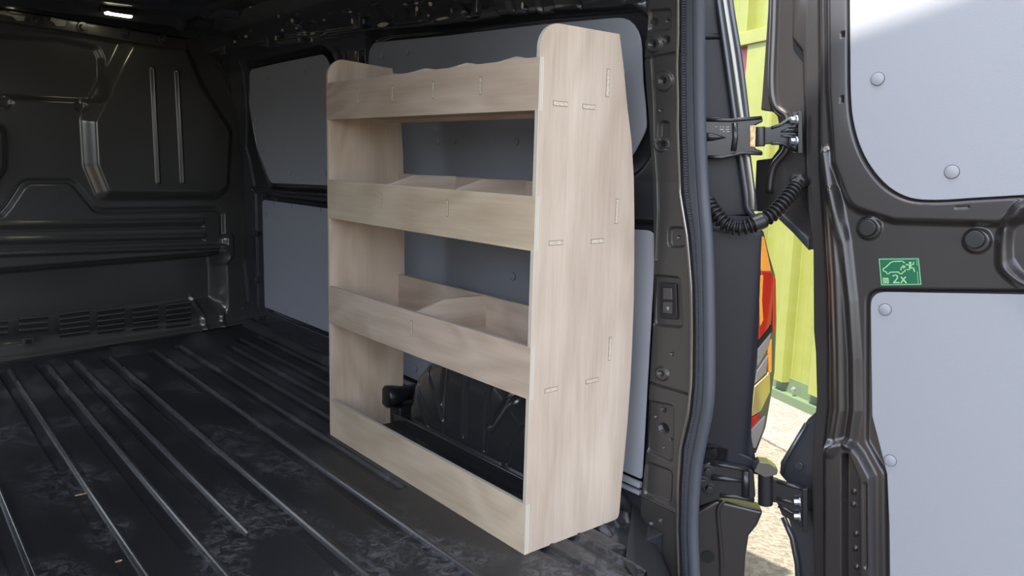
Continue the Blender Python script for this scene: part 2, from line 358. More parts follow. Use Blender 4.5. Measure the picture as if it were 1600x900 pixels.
floor = tag(link('floor', me, [M['floor'], M['lip']], smooth=True), kind='structure')
m = MB(); m.abox(-1.34, .12, -.29, -.255, -.12, .002); m.abox(-1.34, .40, -.10, 3.0, -.14, -.02); m.build('sill_beam', M['paint'], floor, bevel=.004)

# ---- ground outside
m = MB(); m.abox(-12, 16, -12, 14, -.65, -.60); ground = tag(m.build('ground', M['gravel']), kind='structure')
gp = [Plane((0, 0, -.6), (1, 0, 0), (0, 1, 0)).hit(x, y) for x, y in ((1190, 613), (1275, 647), (1275, 678), (1182, 640))]
def wdir(p, t): return np.array([p[0]+math.sin(math.radians(20.3))*t, p[1]+math.cos(math.radians(20.3))*t, -.6])
wn = np.array([-math.cos(math.radians(20.3)), math.sin(math.radians(20.3)), 0]); wd = np.array([math.sin(math.radians(20.3)), math.cos(math.radians(20.3)), 0])
wb = Plane((0, 0, -.6), (1, 0, 0), (0, 1, 0)).hit(1237, 631)
m = MB(); m.prism([wb+wd*-6+wn*.02, wb+wd*6+wn*.02, wb+wd*6+wn*.62, wb+wd*-6+wn*.62], (0, 0, .012)); m.build('paving_strip', M['concrete'], ground)
# ---- lime clad building
CLAD = Plane(wb, wd, (0, 0, 1))
wall_out = tag(empty('wall_outside', tuple(wb)), kind='structure')
def clad(u):                                        # trapezoid ribs with two small swages
    p = (u-CLAD.uv(1247, 450)[0]+.01) % .34; r = .065*(sst((p+.0)/.014)-sst((p-.10)/.014)); r = r+.004*(np.abs(p-.17) < .008)+.004*(np.abs(p-.235) < .008); return r
clx = CLAD.uvs([(1165, 120), (1270, 560)])
def cladding(name, u0, u1, v0, v1):
    us = np.arange(u0, u1, .006); P = []; n = len(us)
    for v in (v0, v1):
        for u in us: P.append(CLAD.at(u, v, float(clad(np.array(u)))))
    me = pydata(name, P, [(k, k+1, n+k+1, n+k) for k in range(n-1)]); link(name, me, M['lime'], wall_out)
hz = CLAD.uv(1180, 70)[1]
ux1 = CLAD.uv(1185, 120)[0]; ux2 = CLAD.uv(1166, 120)[0]; ulow = min(ux1, ux2)
cladding('cladding_sheet', -5, ulow-.02 if False else -5+.1, .14, .2)
bpy.data.objects.remove(bpy.data.objects['cladding_sheet'])
post_a, post_b = CLAD.uv(1200, 300)[0], CLAD.uv(1176, 130)[0]
red_b = CLAD.uv(1135, 130)[0]
cladding('cladding_sheet', -5, post_a, .14, hz)
cladding('cladding_sheet', -5, 8, hz+.08, 4.2)
cladding('cladding_sheet', red_b+.8, 8, .14, hz)
m = MB(); m.box(CLAD.at(1.5, hz+.04, .03), (CLAD.U, CLAD.V, CLAD.N), (6.5, .045, .05)); m.build('header_flashing', M['lime'], wall_out, bevel=.004)
m = MB(); m.box(CLAD.at((post_a+post_b)/2, hz/2, .02), (CLAD.U, CLAD.V, CLAD.N), (abs(post_b-post_a)/2, hz/2, .045)); m.build('door_post', M['lime'], wall_out, bevel=.004)
m = MB(); m.box(CLAD.at((post_b+red_b+.8)/2, hz/2-.06, -.03), (CLAD.U, CLAD.V, CLAD.N), (abs(red_b+.8-post_b)/2, hz/2-.06, .02)); m.build('red_shutter', M['pink'], wall_out)
m = MB(); m.box(CLAD.at((post_b+red_b+.8)/2, hz-.06, -.02), (CLAD.U, CLAD.V, CLAD.N), (abs(red_b+.8-post_b)/2, .06, .03)); m.build('shutter_head', M['redd'], wall_out)
m = MB(); m.box(CLAD.at(post_b+.09, hz/2-.06, 0), (CLAD.U, CLAD.V, CLAD.N), (.035, hz/2-.06, .012)); m.build('shutter_guide', M['redd'], wall_out)
m = MB(); m.box(CLAD.at(0, .035, .02), (CLAD.U, CLAD.V, CLAD.N), (6, .035, .04)); m.box(CLAD.at(0, .11, -.02), (CLAD.U, CLAD.V, CLAD.N), (6, .06, .03)); m.build('base_rail', M['limed'], wall_out)
for q in ((1241, 608), (1177, 172), (1194, 53)):
    c = CLAD.hit(*q, .034); m = MB(); m.cyl(c, c+CLAD.N*.01, .016, n=16); m.cyl(c+CLAD.N*.01, c+CLAD.N*.02, .009, n=6); m.build('cladding_screw', M['steel'], wall_out)

# ---- unseen canopy added high on the left so that its edge shades the van
HC = 4.4
def over(p): t = (HC-p[2])/SUNV.z; return np.array([p[0]+SUNV.x*t, p[1]+SUNV.y*t])
c1, c2 = over(DOOR.hit(1330, 74)), over(DOOR.hit(1500, 16)); cdn = (c2-c1)/np.linalg.norm(c2-c1)
if cdn[1] > 0: cdn = -cdn
e1, e2 = c1-cdn*4.5, c1+cdn*4.5
m = MB(); m.prism([(e1[0], e1[1], HC), (e2[0], e2[1], HC), (e2[0]-3.3, e2[1], HC), (e1[0]-3.3, e1[1], HC)], (0, 0, -.06)); tag(m.build('shade_caster', M['concrete']), kind='structure')
m = MB(); m.abox(e1[0]-3.9, e1[0]-3.7, -5, 7.5, -.6, 1.5); tag(m.build('sky_block_wall', M['render']), kind='structure')  # unseen low wall, added to cut the sky light from the left

# ---- bulkhead
B = BULK
def bz(*p): return B.uvs(p)
bl, br = B.uv(0, 300)[0]-.75, B.uv(402, 300)[0]+.06
bf = []
win = round_poly(bz((-260, 40), (100, 62), (152, 74), (160, 90), (162, 152), (150, 158), (-260, 140)), [.0, .02, .03, .03, .03, .02, 0])
bf.append(('poly', win, -.030, .030))
for cx_, cy_ in ((9, 160), (127, 166)): bf.append(('poly', circ(B.uv(cx_, cy_), .024, 14, .026), -.016, .012))
hump = round_poly(bz((196, 66), (286, 74), (310, 130), (356, 205), (352, 292), (336, 306), (158, 306), (138, 258), (134, 188)), [.03, .03, .03, .05, .04, .03, .03, .05, .04])
bf.append(('poly', hump, .055, .060))
hump2 = round_poly(bz((-170, 66+60), (-40, 190), (4, 200), (4, 262), (-20, 300), (-220, 320)), .04)
bf.append(('poly', hump2, .055, .05))
bf.append(('fn', lambda u, v: np.where(inside(u, v, hump), -.045*sst((B.uv(250, 245)[1]-v)/.02)*sst((v-B.uv(250, 300)[1])/.01)*0, 0)))
for a, b in (((230, 108), (239, 284)), ((268, 113), (277, 284))): bf.append(('line', bz(a, b), .014, .014))
bf.append(('line', bz((-60, 333), (2, 333), (12, 322), (34, 289), (44, 284), (108, 284), (118, 290), (146, 325), (157, 330), (338, 327), (347, 335), (348, 380)), -.016, .020))
for y0, y1, x1, h in ((350, 345, 316, .014), (375, 368, 318, .014), (399, 385, 345, .020)):
    bf.append(('line', bz((-200, y0+4), (x1, y1)), h, .020))
for y0, y1, x1 in ((361, 354, 316), (387, 375, 318)):
    bf.append(('line', bz((-200, y0+4), (x1, y1)), -.012, .012))
zs = B.uv(200, 402)[1]; zs2 = B.uv(200, 488)[1]
bf.append(('fn', lambda u, v: -.12*sst((zs-v)/.05)*sst((B.uv(350, 400)[0]+.02-u)/.05)+.12*sst((zs2-v+.01)/.10)*sst((B.uv(350, 400)[0]+.02-u)/.05)))
bf.append(('poly', round_poly(bz((346, 370), (362, 365), (364, 400), (345, 420)), .02), .03, .03))
bf.append(('line', bz((318, 470), (318, 512)), .02, .02)); bf.append(('line', bz((350, 405), (347, 512)), .010, .020))
bf.append(('fn', lambda u, v: .03*np.exp(-((v-.012)/.014)**2)))
hd = B.uv(150, 62)[1]
bulk = tag(sheet('wall_front', B, bl, br, -.01, 1.60, 420, 400, bf, M['bulk']), kind='structure')
# header rail, bolts and tabs
rp = [(-120, 8), (0, 23), (150, 46), (292, 70)]
m = MB(); top = [B.hit(x, y-9, .045) for x, y in rp]; bot = [B.hit(x, y+10, .045) for x, y in rp]; m.prism(top+bot[::-1], -B.N*.05); m.build('header_rail', M['pillar'], bulk, bevel=.006)
m = MB(); m.prism([B.hit(x, y, .03) for x, y in ((-200, -60), (0, -60), (420, -60), (420, 66), (292, 60), (150, 36), (0, 12), (-200, -20))], -B.N*.02); m.build('header_panel', M['ceil'], bulk, bevel=.004)
for x, y in ((58, 33), (129, 43), (193, 51), (255, 61)):
    c = B.hit(x, y, .046); m = MB(); m.cyl(c, c+B.N*.006, .025, n=24); m.cyl(c+B.N*.006, c+B.N*.02, .016, n=6); m.build('rail_bolt', M['ceil'], bulk, bevel=.002)
for pts in (((0, 17), (8, 17), (18, 24), (40, 25), (38, 33), (27, 33), (20, 26), (0, 22)), ((80, 27), (104, 32), (102, 41), (88, 41), (84, 35), (78, 32))):
    m = MB(); m.prism([B.hit(x, y, .052) for x, y in pts], -B.N*.004); m.build('metal_tab', M['tabs'], bulk, bevel=.001)
# louvred vents
for (x0, x1, yl, yr, n) in ((93, 139, 494, 488, 5), (152, 194, 489, 484, 5), (206, 247, 484, 479, 5), (259, 298, 480, 475, 5), (29, 75, 501, 497, 3), (-30, 12, 506, 504, 3)):
    m = MB(); st = 8.0 if n == 5 else 9
    for k in range(n):
        for (dy, mi, rr) in ((0, 1, .0045), (-3.2, 0, .0042)):
            a = B.hit(x0, yl+k*st+dy, .0); b = B.hit(x1, yr+k*st+dy, .0)
            m.box((a+b)/2+B.N*(.001 if mi else .0), ((b-a)/np.linalg.norm(b-a), B.V, B.N), (np.linalg.norm(b-a)/2, rr, .004 if mi else .0055), mi)
    m.build('vent_louvre_group', [M['bulk'], M['black']], bulk, bevel=.0015)
c = B.hit(43, 533, .01); m = MB(); m.box(c, (B.U, B.V, B.N), (.024, .018, .012)); m.box(c+B.N*.012, (B.U, B.V, B.N), (.012, .010, .003), 1); m.build('lashing_bracket', [M['pillar'], M['black']], bulk, bevel=.004)
m = MB(); m.prism([B.hit(x, y, .02) for x, y in ((-300, 585), (0, 558), (180, 541), (318, 512), (318, 522), (180, 553), (0, 574), (-300, 600))], -B.N*.03); m.build('base_flange', M['bulk'], bulk, bevel=.005)

# ---- right side wall
P1 = LINE.uvs([(391, 109), (440, 98), (510, 84), (524, 125), (524, 290), (424, 286), (405, 240), (390, 165)])
P1 = round_poly(P1, [.09, 0, .06, .03, .02, .08, .25, .20])
P2 = round_poly(LINE.uvs([(411, 312), (560, 332), (560, 537), (415, 479.5)]), [.03, 0, 0, .012])
P3 = round_poly(LINE.uvs([(571, 68), (700, 56), (853, 38), (1000, 25), (1006, 130), (1012, 200), (986, 252), (900, 290), (700, 300), (585, 282)]), [.11, 0, 0, .12, 0, .05, .14, 0, 0, .08])
P4b = LINE.uvs([(620, 330), (1003, 358), (1003, 748), (975, 737)])
P4 = [(1.42, .755), (.0, .79), (-.01, .10), (1.42, .155)]
P4 = round_poly([(P4[0][0], LINE.uv(640, 340)[1]), (-.004, LINE.uv(1003, 358)[1]), (-.004, LINE.uv(1003, 748)[1]), (P4[0][0], LINE.uv(1003, 748)[1]+.01)], [.03, .03, .01, .02])
def grow(P, d):
    P = [np.array(p) for p in P]; a = sum(P[i-1][0]*P[i][1]-P[i][0]*P[i-1][1] for i in range(len(P))); sg = 1 if a > 0 else -1; out = []
    for i in range(len(P)):
        e = P[(i+1) % len(P)]-P[i-1]; n = np.array([e[1], -e[0]])*sg; L_ = np.linalg.norm(n); out.append(tuple(P[i]+(n/L_*d if L_ > 1e-9 else 0)))
    return out
wf = []
for P, g in ((P1, .030), (P3, .034), (P2, .022), (P4, .020)):
    wf.append(('poly', grow(P, g), -.028, .020))
# raised lips, ledge and swages of the roof side rail
rl = WALL.uvs([(300, 92), (400, 68), (560, 48), (700, 40), (853, 20), (1003, 8)])
wf.append(('line', rl, .018, .016))
rl2 = WALL.uvs([(575, 60), (600, 52), (760, 36), (853, 26), (990, 16)]); wf.append(('line', rl2, -.01, .012))
wf.append(('line', WALL.uvs([(352, 100), (360, 200), (374, 330), (388, 470)]), .012, .022))
wf.append(('line', WALL.uvs([(376, 100), (385, 230), (400, 300), (404, 480)]), .010, .016))
wf.append(('line', WALL.uvs([(398, 296), (512, 303)]), .018, .022))
wf.append(('line', WALL.uvs([(988, 262), (1000, 300)]), .0, .02))
for c_, a_ in (((530, 88), (.018, .035)), ((541, 92), (.008, .03)), ((440, 55), (.02, .012)), ((640, 18), (.012, .012)), ((720, 12), (.012, .018)), ((820, 12), (.010, .012)), ((905, 6), (.008, .008)), ((460, 30), (.03, .01))):
    wf.append(('hole', circ(WALL.uv(*c_), a_[0], 16, a_[1]), .02))
for k, (x, y) in enumerate([(425, 62), (475, 52), (500, 47), (556, 33), (600, 25), (660, 22), (735, 17), (790, 12), (850, 6)]):
    u_, v_ = WALL.uv(x, y); wf.append(('poly', round_poly([(u_-.03, v_-.02), (u_+.03, v_-.02), (u_+.03, v_+.03), (u_-.03, v_+.03)], .01), .02 if k % 2 else -.015, .012))
wall = tag(sheet('wall_right', WALL, -.045, 2.98, -.02, 1.56, 760, 400, wf, M['paint']), kind='structure')
def lining(P, surf, pcaps, r, parent, h=0., th=.005, ln='lining_panel'):
    # boards follow the wall's curve: split in strips along v
    if isinstance(surf, Wall):
        bm = bmesh.new(); vs = [bm.verts.new((0, u, v)) for u, v in P]; f = bm.faces.new(vs)
        vmin, vmax = min(p[1] for p in P), max(p[1] for p in P)
        for v in np.arange(vmin+.03, vmax-.005, .03): bmesh.ops.bisect_plane(bm, geom=bm.verts[:]+bm.edges[:]+bm.faces[:], plane_co=(0, 0, v), plane_no=(0, 0, 1))
        r_ = bmesh.ops.extrude_face_region(bm, geom=bm.faces[:]); new = {e for e in r_['geom'] if isinstance(e, bmesh.types.BMVert)}
        for v in bm.verts:
            b_ = surf.at(v.co.y, v.co.z, h); v.co = Vector(b_)-(Vector((th, 0, 0)) if v in new else Vector((0, 0, 0)))
        bmesh.ops.recalc_face_normals(bm, faces=bm.faces); me = bpy.data.meshes.new(ln); bm.to_mesh(me); bm.free()
        o = link(ln, me, M['lining'], parent, bevel=.0015, angle=50)
    else: o = slab(ln, surf, P, h+th, th, M['lining'], parent, bevel=.0018)
    caps(surf, pcaps, r, o, h+th); return o
lining(P1, LINE, [(418, 122), (477, 113), (400, 188), (411, 234), (453, 270), (509, 270)], .011, wall)
lining(P2, LINE, [(428, 318), (455, 321), (500, 328), (416, 335), (416, 405), (447, 487), (479, 502)], .010, wall)
lining(P3, LINE, [(596, 87), (636, 82), (683.8, 220), (709, 219), (806.8, 220.6), (972, 114)], .012, wall)
lining(P4, LINE, [(801.7, 432), (649.8, 576.6)], .012, wall)
# sill strips under the lower lining
for ya, yb in ((752.5, 761), (766, 772)):
    v1, v2 = LINE.uv(1003, ya)[1], LINE.uv(1003, yb)[1]
    m = MB(); m.abox(.405, .418, -.004, 1.42, v2, v1); m.build('lower_trim_strip', M['lining'], wall, bevel=.001)
# brackets, bolts and bits of sealant along the roof rail
for (x, y, a, b, k) in [(560, 34, .05, .055, 'paint'), (470, 58, .035, .05, 'paint'), (420, 66, .03, .04, 'ceil'), (350, 78, .06, .05, 'paint'), (560, 90, .03, .05, 'ceil'), (650, 15, .03, .05, 'ceil'), (745, 8, .025, .05, 'paint')]:
    c = WALL.hit(x, y, .01); m = MB(); m.box(c, (np.array([0, 1, 0]), np.array([0, 0, 1]), np.array([1, 0, 0])), (a/2, b/2, .012)); m.build('rail_bracket', M[k], wall, bevel=.005)
for (x, y, r_) in [(377, 482, .03), (404, 437, .016), (404, 498, .016), (402, 365, .018)]:
    c = WALL.hit(x, y, .018); m = MB(); m.cyl(c, c+np.array([-.012, 0, 0]), r_, n=20); m.cyl(c+np.array([-.012, 0, 0]), c+np.array([-.02, 0, 0]), r_*.5, n=6); m.build('wall_bolt', M['ceil'], wall, bevel=.002)
for (x, y, w, h) in [(383, 57, 9, 6), (366, 65, 8, 4), (310, 75, 14, 8), (434, 25, 4, 8), (390, 11, 8, 3), (455, 32, 6, 7), (462, 44, 5, 5), (440, 47, 4, 5), (505, 31, 3, 3), (549, 32, 2, 12), (567, 33, 4, 10), (632, 7, 8, 5), (650, 14, 4, 12),
                     (671, 6, 7, 9), (668, 24, 2, 5), (704, 16, 2, 9), (655, 32, 5, 2), (815, 8, 2, 10), (430, 60, 3, 8), (345, 4, 7, 3), (486, 62, 2, 10)]:
    c = WALL.hit(x, y, .030); s = 1/FPX*np.linalg.norm(c-CAM); m = MB()
    n = 7; w, h = w*.8, h*.8; P = [c+np.array([0, 1, 0])*w*.5*s*math.cos(2*math.pi*k/n)*random.uniform(.6, 1.2)+np.array([0, 0, 1])*h*.5*s*math.sin(2*math.pi*k/n)*random.uniform(.6, 1.2) for k in range(n)]
    m.prism(P, (.006, 0, 0)); m.build('sealant_fleck', M['flecks'] if (x+y) % 3 else M['tabs'], wall)
for (x, y, w, h) in ((597, 38.5, 20, 6), (690, 29, 22, 3)):  # pale yellow discs stand in for two glints of light on the rail
    c = WALL.hit(x, y, .03); s = 1/FPX*np.linalg.norm(c-CAM); m = MB(); m.prism([c+np.array([0, 1, 0])*a*s*1.4+np.array([0, 0, 1])*b*s for a, b in circ((0, 0), w*.5, 18, h*.5)], (.006, 0, 0)); m.build('rail_glint', M['flecks'], wall)

# ---- ceiling
cf = [('line', [(-1.3, y), (.2, y)], .03, .06) for y in (.5, 1.1, 1.7, 2.25)]+[('line', [(.05, 0), (.05, 2.7)], .02, .05), ('line', [(-1.3, 2.62), (.3, 2.62)], .04, .07)]
CE = Plane((0, 0, 1.555), (1, 0, 0), (0, 1, 0)); 
ceil = tag(sheet('ceiling', CE, -1.34, .25, -.10, 3.0, 120, 260, cf, M['ceil']), kind='structure')
m = MB(); m.abox(-1.34, .46, -.12, 3.2, 1.60, 1.63); m.abox(-1.34, .30, -.14, -.07, 1.49, 1.60); m.build('roof_skin', M['paint'], ceil, bevel=.006)
for x, y in ((185, 20), (10, 2)):
    pz = Plane((0, 0, 1.535), (1, 0, 0), (0, 1, 0)); c = pz.hit(x, y)
    lt = tag(empty('ceiling_lamp', tuple(c)), 'small lit roof lamp %s' % ('above the second and third bulkhead bolts' if x > 100 else 'cut by the top left corner of the picture'), 'lamp', 'roof lamps')
    m = MB(); m.box(c+np.array([0, 0, .006]), np.eye(3), (.075, .022, .012)); m.build('lamp_housing', M['blackp'], lt, bevel=.004)
    m = MB(); m.box(c-np.array([0, 0, .008]), (n_((1, .19, 0)), n_((-.19, 1, 0)), np.array([0, 0, 1])), (.055, .014, .006)); m.build('lamp_lens', M['lamp'], lt, bevel=.003)

# ---- left wall of the van (out of frame) with a sliding-door opening added and sized to light the interior, outer skin and roof
m = MB(); X0 = -1.36
m.abox(X0-.06, X0, -.1, 1.75, 0, 1.58); m.abox(X0-.06, X0, 2.40, 3.05, 0, 1.58); m.abox(X0-.06, X0, 1.75, 2.40, 1.30, 1.58); tag(m.build('wall_left', M['bulk']), kind='structure')
m = MB(); m.prism([(.66, 0, -.35), (.66, 0, .75), (.58, 0, 1.25), (.45, 0, 1.60), (.45, 3.2, 1.60), (.60, 3.2, 1.25), (.66, 3.2, .75), (.66, 3.2, -.35)], (.012, 0, 0)); tag(m.build('wall_outer_right', M['paint']), kind='structure')
m = MB(); m.abox(-1.3, .45, 3.05, 3.1, -.1, 1.6); tag(m.build('wall_cab', M['black']), kind='structure')

# ---- rear pillar (D-post)
PIL = Wall(.022)
lf = interp_px(PIL, [(1013, -20), (1011, 60), (1007, 90), (1011, 150), (1017, 230), (1021, 330), (1022, 420), (1020, 520), (1015, 600), (1011, 700), (1003, 770), (1000, 820), (998, 910)])
rf = interp_px(PIL, [(1065, -20), (1063, 100), (1064, 200), (1067, 300), (1078, 367), (1085, 450), (1086, 520), (1085, 600), (1080, 650), (1068, 700), (1064, 760), (1063, 829), (1066, 920)])
pf = []
def pz(*p): return PIL.uvs(p)
mid = smooth_line(pz((1022, 90), (1028, 230), (1032, 330), (1030, 420), (1030, 520), (1024, 600), (1018, 700), (1012, 780), (1008, 860)), 4)
pf.append(('poly', round_poly(pz((1014, 16), (1048, 14), (1047, 46), (1013, 48)), .01), -.008, .008))
for c_, r_ in (((1020, 34), 5.5), ((1040, 31), 3), ((1041, 62), 6), ((1022, 69), 6), ((1038, 126), 6), ((1032, 172), 2.2), ((1033, 225), 5.5), ((1056, 371), 2.6), ((1050, 553), 2.6), ((1035, 583), 4.5),
              ((1034, 641), 4.2), ((1034, 670), 8), ((1045, 687), 2.5), ((1022, 652), 2.5), ((1035, 700), 2.5), ((1018, 818), 3), ((1033, 813), 3.5)):
    c = PIL.uv(*c_); s = np.linalg.norm(PIL.hit(*c_)-CAM)/FPX; pf.append(('hole', circ(c, r_*s*1.25, 16, r_*s), .015))
for c_, r_ in (((1022, 69), 12), ((1038, 127), 14), ((1033, 225), 11), ((1035, 584), 10)):
    c = PIL.uv(*c_); s = np.linalg.norm(PIL.hit(*c_)-CAM)/FPX; pf.append(('poly', circ(c, r_*s*1.25, 20, r_*s), .007, .007))
for P in (((1029, 190), (1046, 190), (1046, 232), (1028, 232)), ((1044, 355), (1069, 356), (1070, 386), (1044, 386)), ((1020, 430), (1062, 434), (1066, 512), (1020, 508))):
    pf.append(('poly', round_poly(pz(*P), .014), -.012, .008))
pf.append(('poly', round_poly(pz((1012, 626), (1052, 634), (1050, 722), (1010, 704)), .012), -.008, .008))
pf.append(('poly', round_poly(pz((1010, 722), (1050, 736), (1048, 786), (1006, 772)), .014), -.006, .010))
pf.append(('line', pz((1006, 92), (1065, 80)), -.006, .004)); pf.append(('line', pz((1012, 598), (1082, 618)), -.008, .005)); pf.append(('line', pz((1000, 772), (1058, 800)), .007, .006))
lipc = pz((1018, 88), (1024, 230), (1029, 330), (1026, 405)); pf.append(('line', lipc, -.006, .005))
pil = tag(sheet('pillar_rear_right', PIL, lf, rf, PIL.uv(1060, 905)[1], PIL.uv(1040, -20)[1], 110, 1200, pf, M['pillar']), kind='structure')
# backing so the post is solid, its bright edge lip
m = MB(); vs_ = np.linspace(PIL.uv(1060, 905)[1], 1.40, 40)
for a, b in zip(vs_[:-1], vs_[1:]):
    m.add([(wx(a)-.020, float(lf(a)), a), (wx(a)+.03, float(lf(a))+.01, a), (wx(b)+.03, float(lf(b))+.01, b), (wx(b)-.020, float(lf(b)), b)], [(0, 1, 2, 3)])
m.build('post_return', M['pillar'], pil, smooth=True)
rl_ = [(float(rf(v)), v) for v in np.linspace(PIL.uv(1060, 905)[1], PIL.uv(1040, -20)[1], 60)]
m = MB(); m.tube([PIL.at(u+.006, v, .004) for u, v in rl_], .0055, 8); m.build('edge_lip', M['gut'], pil, smooth=True)
# black lock switch in its recess
sw = tag(empty('door_lock_switch', tuple(PIL.hit(1043, 472))), 'black rectangular switch set into the rear door post', 'switch')
m = MB(); m.prism([PIL.hit(x, y, -.004) for x, y in round_poly([(1031, 441), (1056, 443), (1058, 500), (1031, 496)], 3)], (.008, 0, 0)); m.build('switch_frame', M['blackp'], sw, bevel=.002)
for P in (((1035, 449), (1049, 450), (1050, 469), (1035, 468)), ((1035, 471), (1050, 472), (1050, 491), (1035, 489))):
    m = MB(); m.prism([PIL.hit(x, y, .001) for x, y in P], (.008, 0, 0)); m.build('rocker', M['arch'], sw, bevel=.002)
m = MB(); m.prism([PIL.hit(x, y, .0018) for x, y in ((1041, 480), (1045, 479), (1045, 484), (1043, 485))], (.001, 0, 0)); m.build('switch_mark', M['cap'], sw)
# moulded black foot cover at the base of the post
F0 = Plane((0, 0, 0), (1, 0, 0), (0, 1, 0)); bm = bmesh.new()
hullp = [PIL.hit(996, 828, .012), PIL.hit(1004, 826, -.02), PIL.hit(1026, 850, .014), PIL.hit(1046, 893, .012), PIL.hit(1060, 925, .01), F0.hit(986, 868), F0.hit(984, 882), F0.hit(992, 902), PIL.hit(1028, 858, .04), PIL.hit(1040, 900, .04)]
hullp += [F0.hit(976, 880)]+[p+np.array([0, 0, -.12]) for p in hullp[5:8]]+[PIL.hit(1060, 960, .02), (.41, .02, -.1), (.41, .02, .02)]
for p in hullp: bm.verts.new(Vector(p))
bmesh.ops.convex_hull(bm, input=bm.verts[:]); bmesh.ops.recalc_face_normals(bm, faces=bm.faces)
me = bpy.data.meshes.new('post_foot_cover'); bm.to_mesh(me); bm.free()
tag(link('post_foot_cover', me, M['rubber'], bevel=.012, segs=4), 'black moulded plastic cover at the foot of the rear door post', 'cover')

# ---- rubber door seal
SEA = Wall(.022)
outer = smooth_line([(1100, -30), (1101, 120), (1103, 220), (1108, 310), (1113, 370), (1116, 450), (1117, 560), (1115, 630), (1106, 680), (1097, 730), (1092, 790), (1091, 840), (1095, 930)], 5)
def inner_edge(y): return np.interp(y, [-30, 100, 200, 300, 367, 450, 520, 600, 650, 700, 760, 829, 930], [1064, 1063, 1064, 1067, 1078, 1085, 1086, 1085, 1080, 1068, 1064, 1063, 1067])
seal = tag(empty('door_seal', tuple(SEA.hit(1080, 450))), 'thick grey blue rubber seal running down the edge of the rear door opening', 'seal')
m = MB(); A_, B_ = [], []
for x, y in outer:
    a = SEA.hit(inner_edge(y)+1, y, .006); b = SEA.hit(x-17, y, .012); A_.append(a); B_.append(b)
n = len(A_); bk = np.array([.02, 0, 0]); V = []
for a, b in zip(A_, B_): V += [a+bk, a, a+(b-a)*.12+np.array([-.004, 0, 0]), a+(b-a)*.9+np.array([-.004, 0, 0]), b, b+bk]
m.add(V, [(i*6+k, i*6+k+1, (i+1)*6+k+1, (i+1)*6+k) for i in range(n-1) for k in range(5)]); m.build('seal_grip', M['seal'], seal, smooth=True)
m = MB(); m.tube([SEA.hit(x-8.5, y, .018) for x, y in outer], .0145, 16); m.build('seal_bulb', M['seal'], seal, smooth=True)
# fine moulded teeth along the grip, one part
m = MB(); ys_ = np.arange(-20, 905, 4.2)
ox = np.array([p[1] for p in outer]); oxx = np.array([p[0] for p in outer])
for y in ys_:
    x0 = float(inner_edge(y))+4; x1 = float(np.interp(y, ox, oxx))-21; a = SEA.hit(x0, y, .0135); b = SEA.hit(x0+(x1-x0)*.38, y, .0135)
    m.box((a+b)/2, (n_(b-a), np.array([0, 0, 1.]), np.array([1., 0, 0])), (np.linalg.norm(b-a)/2, .0016, .003))
tag(m.build('seal_teeth', M['seal'], seal), kind='stuff')

# ================================================================== PLYWOOD SHELVING UNIT
T = .012; WID = 1.0325
RAILS = [('bottom', 0., .1277), ('third', .391, .5165), ('second', .7423, .8669), ('first', 1.0572, 1.1714)]
rack = tag(empty('shelving_unit'), 'pale plywood shelving unit with four front rails standing against the side wall', 'shelves')
def side_profile(back):
    front = [(0, 0)]
    for _, a, b in RAILS: front += ([(0, a)] if a > 0 else []) + [(T, a), (T, b), (0, b)]
    front = [(T, 0)] + front[2:] if front[1] == (T, 0) else front
    top = [(0, 1.25-.06)]+[(.055-.055*math.cos(q), 1.25-.06+.058*math.sin(q)) for q in np.linspace(.15, math.pi/2, 9)]
    return front+top+back[::-1]
near_back = [(.322, 0), (.331, .004), (.335, .014), (.338, .09), (.343, .161), (.349, .267), (.352, .38), (.351, .477), (.348, .60), (.342, .70), (.335, .80), (.324, .91), (.309, 1.0), (.289, 1.076), (.266, 1.18), (.248, 1.248)]
far_back = [(.272, 0), (.283, .012), (.285, .3), (.287, .54), (.286, .736), (.279, .957), (.271, 1.052), (.250, 1.17), (.236, 1.237)]
def side(y0, back, m_):
    m = MB(); P = side_profile(back); m.prism([(x, y0, z) for x, z in P], (0, T, 0), 0, 1); return m.build('side_panel', [m_, M['edge'][1]], rack, bevel=.0006)
near = side(0, near_back, M['ply_side']); far = side(WID-T, far_back, M['ply_far'])
def tenon(parent, c, ax, half):
    """tongue end showing in its slot: dark gap, then the light end grain"""
    m = MB(); m.box(c, ax, (half[0]+.0009, half[1]+.0007, .0003), 1); m.box(np.array(c)+np.array(ax[2])*.0004, ax, (half[0]-.0004, half[1]-.0006, .0005), 0)
    m.build('tenon', [M['tenon'], M['gap']], parent)
XA, YA, ZA = np.eye(3)
for xa, xb, z in ((.044, .087, 1.080), (.136, .176, 1.0785), (.046, .089, .764), (.183, .226, .762), (.049, .090, .4095), (.186, .230, .4095)):
    tenon(near, ((xa+xb)/2, 0, z-.005), (XA, ZA, -YA), ((xb-xa)/2, .005))
for x, za, zb in ((.2155, 1.101, 1.164), (.268, .798, .858), (.267, .449, .509)):
    tenon(near, (x, 0, (za+zb)/2), (ZA, XA, -YA), ((zb-za)/2, .005))
rails = []
for k, (nm, a, b) in enumerate(RAILS):
    m = MB(); m.prism([(0, 0, a), (0, WID, a), (0, WID, b), (0, 0, b)], (T, 0, 0), 0, 1)
    o = m.build('front_rail', [M['ply_rail'] if k in (0, 2) else M['ply_rail2'], M['edge'][0]], rack, bevel=.0005); rails.append(o)
    m = MB(); m.abox(.0, T, -.0003, 0, a-.0006, b+.0006); m.build('rail_end_joint', [M['edge'][0]], o)
DIV = {3: (.8265, .6240, .4195, .2140), 2: (.687, .348), 1: (.517,)}
DZ = {3: (1.1, 1.141), 2: (.797, .839), 1: (.446, .490)}
for k, ysd in DIV.items():
    for y in ysd: tenon(rails[k], (0, y, sum(DZ[k])/2), (ZA, YA, -XA), ((DZ[k][1]-DZ[k][0])/2, .005))
